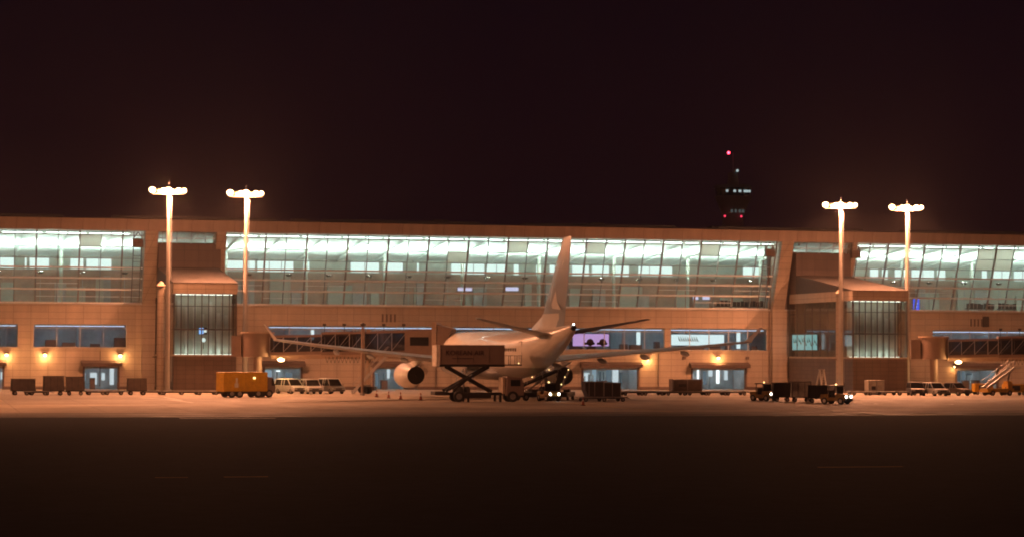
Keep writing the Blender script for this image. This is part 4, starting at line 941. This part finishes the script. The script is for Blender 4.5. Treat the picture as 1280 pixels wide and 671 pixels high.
# flat dollies
def dolly(label, loc, rz=0, L=3.2):
    t = thing('cargo_dolly', label, 'cargo dolly', (loc[0], loc[1], 0), rz, 'flat cargo dollies'); h = L / 2
    f = MB(); f.box(-h, h, -1.1, -.95, .42, .56); f.box(-h, h, .95, 1.1, .42, .56)
    for k in range(8): x = -h + .08 + (L - .16) * k / 7; f.cyl((x, -.95, .5), (x, .95, .5), .05, n=8)
    f.build('roller_deck', M['steel'], t); MB().box(-h + .2, h - .2, -.5, .5, .3, .42).build('underframe', M['chassis'], t); MB().bar((h, 0, .45), (h + .6, 0, .3), .07).build('tow_bar', M['steel'], t)
    wheels(t, (h - .5, -h + .5), .95, .22, wd=.16); return t
d0 = dolly('empty dolly between the far left cart and the close pair', (gx(45, 288), 288))
dl = [(122, 'first empty dolly in the row left of the left stair tower'), (140, 'second empty dolly, in front of the left lit bay'), (190, 'empty dolly at the foot of the leftmost mast'), (216, 'left dolly in front of the left stair tower'), (238, 'middle dolly in front of the left stair tower'), (258, 'right dolly in front of the left stair tower, beside the yellow truck'),
      (790, 'first dolly in the long row right of the airliner'), (815, 'second dolly in the long row right of the airliner'), (843, 'dolly under the left part of the grey container'), (870, 'dolly under the right part of the grey container'), (894, 'dolly just right of the grey container'), (918, 'last dolly in the row, beside the cart train'),
      (1075, 'dolly beside the tan upright box at right'), (1112, 'dolly loaded nothing, right of the tan upright box'), (1130, 'dolly nearest the black SUV')]
for px, lab in dl:
    y = 290 if px < 300 else 286
    dup(d0, (gx(px, y), y, 0), R(random.uniform(-4, 4)), lab)
# containers
def container(label, loc, L, W, z0, z1, m, rz=0, cut=.0):
    t = thing('cargo_container', label, 'container', (loc[0], loc[1], z0), rz, 'air cargo containers'); h = L / 2; H = z1 - z0
    MB().prism([(-h + cut, 0), (h, 0), (h, H), (-h, H), (-h, H * .45)], -W / 2, W / 2).build('shell', m, t, bevel=.03)
    f = MB(); [f.box(x - .04, x + .04, -W / 2 - .03, -W / 2 - .002, .05, H - .05) for x in (-h + cut + .1, 0, h - .08)]; f.box(-h + .05, h, -W / 2 - .025, -W / 2 - .002, H - .1, H - .02); f.build('edge_rail', M['steel'], t)
    MB().box(-h * .6, -h * .1, -W / 2 - .02, -W / 2 - .002, H * .35, H * .6).build('latch_panel', M['dark'], t); return t
container('grey container riding on the dolly row right of the airliner', (gx(857, 286), 286), 4.0, 1.7, .57, 2.1, M['cartgrey'])
container('tan upright box standing before the right stair tower', (gx(1093, 289), 289), 2.3, 1.4, .01, 1.95, M['carttan'])
d1 = dup(d0, (gx(741, 250), 250, 0), R(2), 'dolly carrying the dark containers beside the right engine, left'); dup(d0, (gx(764, 250), 250, 0), R(2), 'dolly carrying the dark containers beside the right engine, right')
container('dark container beside the right engine, left of the two', (gx(741, 250), 250), 2.2, 1.6, .57, 2.25, M['cartdark'], 0, .35)
container('dark container beside the right engine, right of the two', (gx(763, 250), 250), 2.1, 1.6, .57, 2.15, M['cartdark'])

# belt loaders at the rear holds
def belt_loader(label, loc, rz, up):
    t = thing('belt_loader', label, 'belt loader', (loc[0], loc[1], 0), rz, 'belt loaders under the airliner')
    MB().prism([(-2.8, .4), (2.6, .4), (2.8, .7), (2.6, .95), (-2.8, .9)], -.95, .95).build('body', M['chassis'], t, bevel=.04)
    wheels(t, (-1.7, 1.8), .95, .38)
    z0, z1 = .95, up
    MB().bar((-3.6, .3, z0), (3.6, .3, z1), .95, .22).build('belt', M['black'], t)
    r = MB()
    for s in (-.25, .85): r.bar((-3.6, s, z0 + .55), (3.6, s, z1 + .55), .05); [r.bar((x, s, z0 + (z1 - z0) * (x + 3.6) / 7.2), (x, s, z0 + .55 + (z1 - z0) * (x + 3.6) / 7.2), .05) for x in (-3.3, -1.1, 1.1, 3.3)]
    r.bar((-1, .3, .9), (2.4, .3, z0 + (z1 - z0) * .8), .14); r.build('handrail', M['steel'], t)
    MB().box(-.9, .1, -.9, -.2, .95, 1.25).build('seat', M['seatm'], t)
    for s in (-1, 1): MB().sphere((2.75, s * .7, .72), .10).build('headlight', M['steel'], t, 60)
    for k, x in enumerate((-2.8, -.4, 2.0)): MB().sphere((x, -.27, z0 + .62 + (z1 - z0) * (x + 3.6) / 7.2), .06).build('rail_lamp', M['e_warm'], t, 60)
    return t
bl = belt_loader('dark belt loader rising to the rear hold on the near side', (gx(667, 256), 256), R(22), 3.4)
dup(bl, (gx(704, 258), 258, 0), R(65), 'dark belt loader tilted up beside the right engine')

# passenger / maintenance stairs at the far right and by the bridge
def stair_car(label, loc, rz, m):
    t = thing('mobile_stair', label, 'mobile stairs', (loc[0], loc[1], 0), rz, 'mobile stairs')
    MB().box(-2.4, 1.9, -.9, .9, .45, .95).build('base', m, t, bevel=.04); wheels(t, (-1.6, 1.2), .92, .36)
    s_ = MB()
    for s in (-.6, .6): s_.bar((-2.4, s, .9), (2.2, s, 3.7), .12, .3); s_.bar((-2.4, s, 1.9), (2.2, s, 4.7), .05); [s_.bar((-2.4 + 4.6 * q, s, .9 + 2.8 * q), (-2.4 + 4.6 * q, s, 1.9 + 2.8 * q), .05) for q in (0, .25, .5, .75, 1)]
    for k in range(14): q = k / 14; s_.box(-2.4 + 4.6 * q, -2.1 + 4.6 * q, -.6, .6, .95 + 2.8 * q, 1.0 + 2.8 * q)
    s_.box(2.1, 3.2, -.65, .65, 3.6, 3.72); s_.build('stair_flight', M['steel'], t)
    MB().bar((1.2, 0, .9), (2.0, 0, 3.4), .16).build('lift_ram', M['chassis'], t); MB().box(1.2, 1.9, -.5, .5, .952, 1.9).build('cabin', m, t); return t
stair_car('yellow mobile stair parked at the right edge of the frame', (gx(1248, 284), 284), R(12), M['yellow'])
# yellow generator carts at far right
def gpu(label, loc, L, rz):
    t = thing('ground_power_cart', label, 'power cart', (loc[0], loc[1], 0), rz, 'yellow equipment at far right'); h = L / 2
    MB().prism([(-h, .4), (h, .4), (h, 1.1), (h - .3, 1.5), (-h, 1.5)], -.7, .7).build('housing', M['yellow'], t, bevel=.05); MB().box(-h * .6, h * .3, -.72, -.702, .65, 1.3).build('grille', M['dark'], t)
    MB().cyl((-h * .5, 0, 1.5), (-h * .5, 0, 1.8), .07, n=8).build('exhaust', M['dark'], t); wheels(t, (-h + .4, h - .4), .68, .25, wd=.16); return t
gpu('low yellow power cart left of the mobile stair at far right', (gx(1228, 290), 290), 2.6, R(-6)); gpu('yellow power cart at the right frame edge', (gx(1268, 286), 286), 3.0, R(3))
# bright A-frame trestle leaning by the right duct
p = at(1027, 480, 300)
t = thing('maintenance_ladder', 'pale A frame ladder standing left of the right stair tower', 'ladder', (p.x, 300, 0), R(10))
mb = MB(); [mb.bar((s * .25 - .1, -1.0 * q, .02), (s * .15, 0, 3.2), .18) for s in (-1.8, 1.8) for q in (-1, 1)]; mb.build('leg', M['pole'], t)
mb = MB(); [mb.bar((-.5 + k * .045, -.9 + k * .1, .3 + k * .33), (.4 - k * .035, -.9 + k * .1, .3 + k * .33), .06) for k in range(9)]; mb.build('rung', M['pole'], t); MB().box(-.35, .35, -.3, .3, 3.2, 3.3).build('platform', M['pole'], t)
# slim lamp post in front of the bridge
x = gx(453, 286)
t = thing('lamp_post', 'slim dark post with a round head before the boarding bridge', 'post', (x, 286, 0))
MB().cyl((0, 0, 0.004), (0, 0, 8.7), .17, .12, 12).build('pole', M['bridge'], t, 40); MB().sphere((0, 0, 8.85), .30, 12, 8, .8).build('head', M['dark'], t, 60); MB().cyl((0, 0, 0.004), (0, 0, .35), .35, n=12).build('footing', M['conc'], t, 40)
# cones
def cone(label, loc):
    t = thing('traffic_cone', label, 'traffic cone', (loc[0], loc[1], 0), 0, 'cones and bollards around the airliner')
    MB().box(-.22, .22, -.22, .22, 0.004, .06).build('foot', M['black'], t); MB().cyl((0, 0, .06), (0, 0, .85), .17, .04, 14).build('cone_body', M['cone'], t, 40); MB().cyl((0, 0, .45), (0, 0, .6), .118, .09, 14).build('reflective_band', M['white'], t, 40); return t
c0 = cone('cone standing alone on the apron behind the airliner tail', (gx(729, 231), 231))
for px, y, lab in ((471, 276, 'cone farthest left, beside the bridge stairs'), (501, 262, 'cone just below the left engine exhaust'), (526, 258, 'cone between the left engine and the catering truck'), (486, 268, 'cone left of the left engine')):
    dup(c0, (gx(px, y), y, 0), 0, lab)

# ------------------------------------------------------------------ control tower far behind
Yt = 870.0; tx = gx(916, Yt)
t = thing('control_tower', 'dark control tower with red and white lights far behind the terminal', 'control tower', (tx, Yt, 0))
zq = lambda py: gz(916, py, Yt)
MB().cyl((0, 0, 0), (0, 0, zq(268)), 5.2, 4.2, 24).build('shaft', M['conc'], t, 40)
MB().cyl((0, 0, zq(268)), (0, 0, zq(246)), 4.3, 7.4, 24).build('neck', M['conc'], t, 40)
MB().cyl((0, 0, zq(246)), (0, 0, zq(236)), 6.6, 7.2, 24).build('cab', M['glassd'], t, 40)
MB().cyl((0, 0, zq(236)), (0, 0, zq(232)), 7.6, 7.2, 24).build('cab_roof', M['conc'], t, 40)
MB().cyl((0, 0, zq(232)), (0, 0, zq(216)), 2.4, 1.8, 12).build('antenna_base', M['conc'], t, 40)
MB().cyl((0, 0, zq(216)), (0, 0, zq(192)), .35, .15, 8).build('antenna', M['steel'], t, 40)
pos = lambda px, py, dy=-8: (gx(px, Yt) - tx, dy, zq(py))
for px, w in ((901, .8), (910.5, .9), (917, 1.0), (923, .8), (926, .9), (929, .7)):
    q = pos(px, 240.5, -7.5); MB().box(q[0] - w / 2, q[0] + w / 2, q[1], q[1] + .4, q[2] - .45, q[2] + .45).build('cab_window', M['e_tow'], t)
for px, w in ((909, .8), (914, .7), (919, .8), (923, .9)):
    q = pos(px, 265, -5.5); MB().box(q[0] - w / 2, q[0] + w / 2, q[1], q[1] + .4, q[2] - .6, q[2] + .6).build('shaft_window', M['e_towd'], t)
for px, py, dy in ((910, 191.5, -.5), (900, 271.5, -5.6), (920.5, 271.5, -5.6)):
    MB().sphere(pos(px, py, dy), .55 if py < 200 else .45, 10, 6).build('red_beacon', M['e_red'] if py < 200 else emit('red_dim', (1, .05, .12), 1.6), t, 60)
MB().sphere(pos(919, 214, -2.4), .55, 10, 6).build('white_beacon', M['e_tow'], t, 60)

# ------------------------------------------------------------------ haze, sky, render
mb = MB(); mb.box(-905, 1505, -85, 1505, -1.0, 110.0)
m, nt, out = newmat('night_haze'); v = nt.nodes.new('ShaderNodeVolumePrincipled'); v.inputs['Color'].default_value = (.92, .90, .92, 1); v.inputs['Density'].default_value = 0.00022
v.inputs['Anisotropy'].default_value = 0.2
nt.links.new(v.outputs[0], out.inputs[1])
hz = mb.build('haze', m); hz['kind'] = 'stuff'

w = bpy.data.worlds.new('World'); sc.world = w; w.use_nodes = True; nt = w.node_tree; nt.nodes.clear()
sky = nt.nodes.new('ShaderNodeTexSky'); sky.sky_type = 'NISHITA'; sky.sun_disc = False; sky.sun_elevation = R(-4); sky.sun_rotation = R(200)
mx = nt.nodes.new('ShaderNodeMix'); mx.data_type = 'RGBA'; mx.inputs[0].default_value = .93
tcw = nt.nodes.new('ShaderNodeTexCoord'); spw = nt.nodes.new('ShaderNodeSeparateXYZ'); nt.links.new(tcw.outputs['Generated'], spw.inputs[0])
rw = nt.nodes.new('ShaderNodeValToRGB'); mrw = nt.nodes.new('ShaderNodeMapRange'); mrw.inputs[1].default_value = 0.0; mrw.inputs[2].default_value = 0.2
nt.links.new(spw.outputs[2], mrw.inputs[0]); nt.links.new(mrw.outputs[0], rw.inputs[0])
rw.color_ramp.elements[0].color = (.0048, .0002, .0032, 1); rw.color_ramp.elements[1].color = (.0002, .0000, .0030, 1); nt.links.new(rw.outputs[0], mx.inputs[7])
sb = nt.nodes.new('ShaderNodeMix'); sb.data_type = 'RGBA'; sb.blend_type = 'MULTIPLY'; sb.inputs[0].default_value = 1; sb.inputs[7].default_value = (.03, .015, .02, 1)
bg = nt.nodes.new('ShaderNodeBackground'); bg.inputs[1].default_value = 1.0; wo = nt.nodes.new('ShaderNodeOutputWorld')
nt.links.new(sky.outputs[0], sb.inputs[6]); nt.links.new(sb.outputs[2], mx.inputs[6]); nt.links.new(mx.outputs[2], bg.inputs[0]); nt.links.new(bg.outputs[0], wo.inputs[0])

sc.render.engine = 'CYCLES'
cy = sc.cycles; cy.use_denoising = True; cy.max_bounces = 8; cy.diffuse_bounces = 3; cy.glossy_bounces = 3; cy.transparent_max_bounces = 16; cy.volume_bounces = 1
cy.sample_clamp_indirect = 4.0; cy.filter_width = 1.9; cy.use_light_tree = True
sc.view_settings.view_transform = 'Standard'; sc.view_settings.look = 'None'; sc.view_settings.exposure = 0; sc.view_settings.gamma = 1
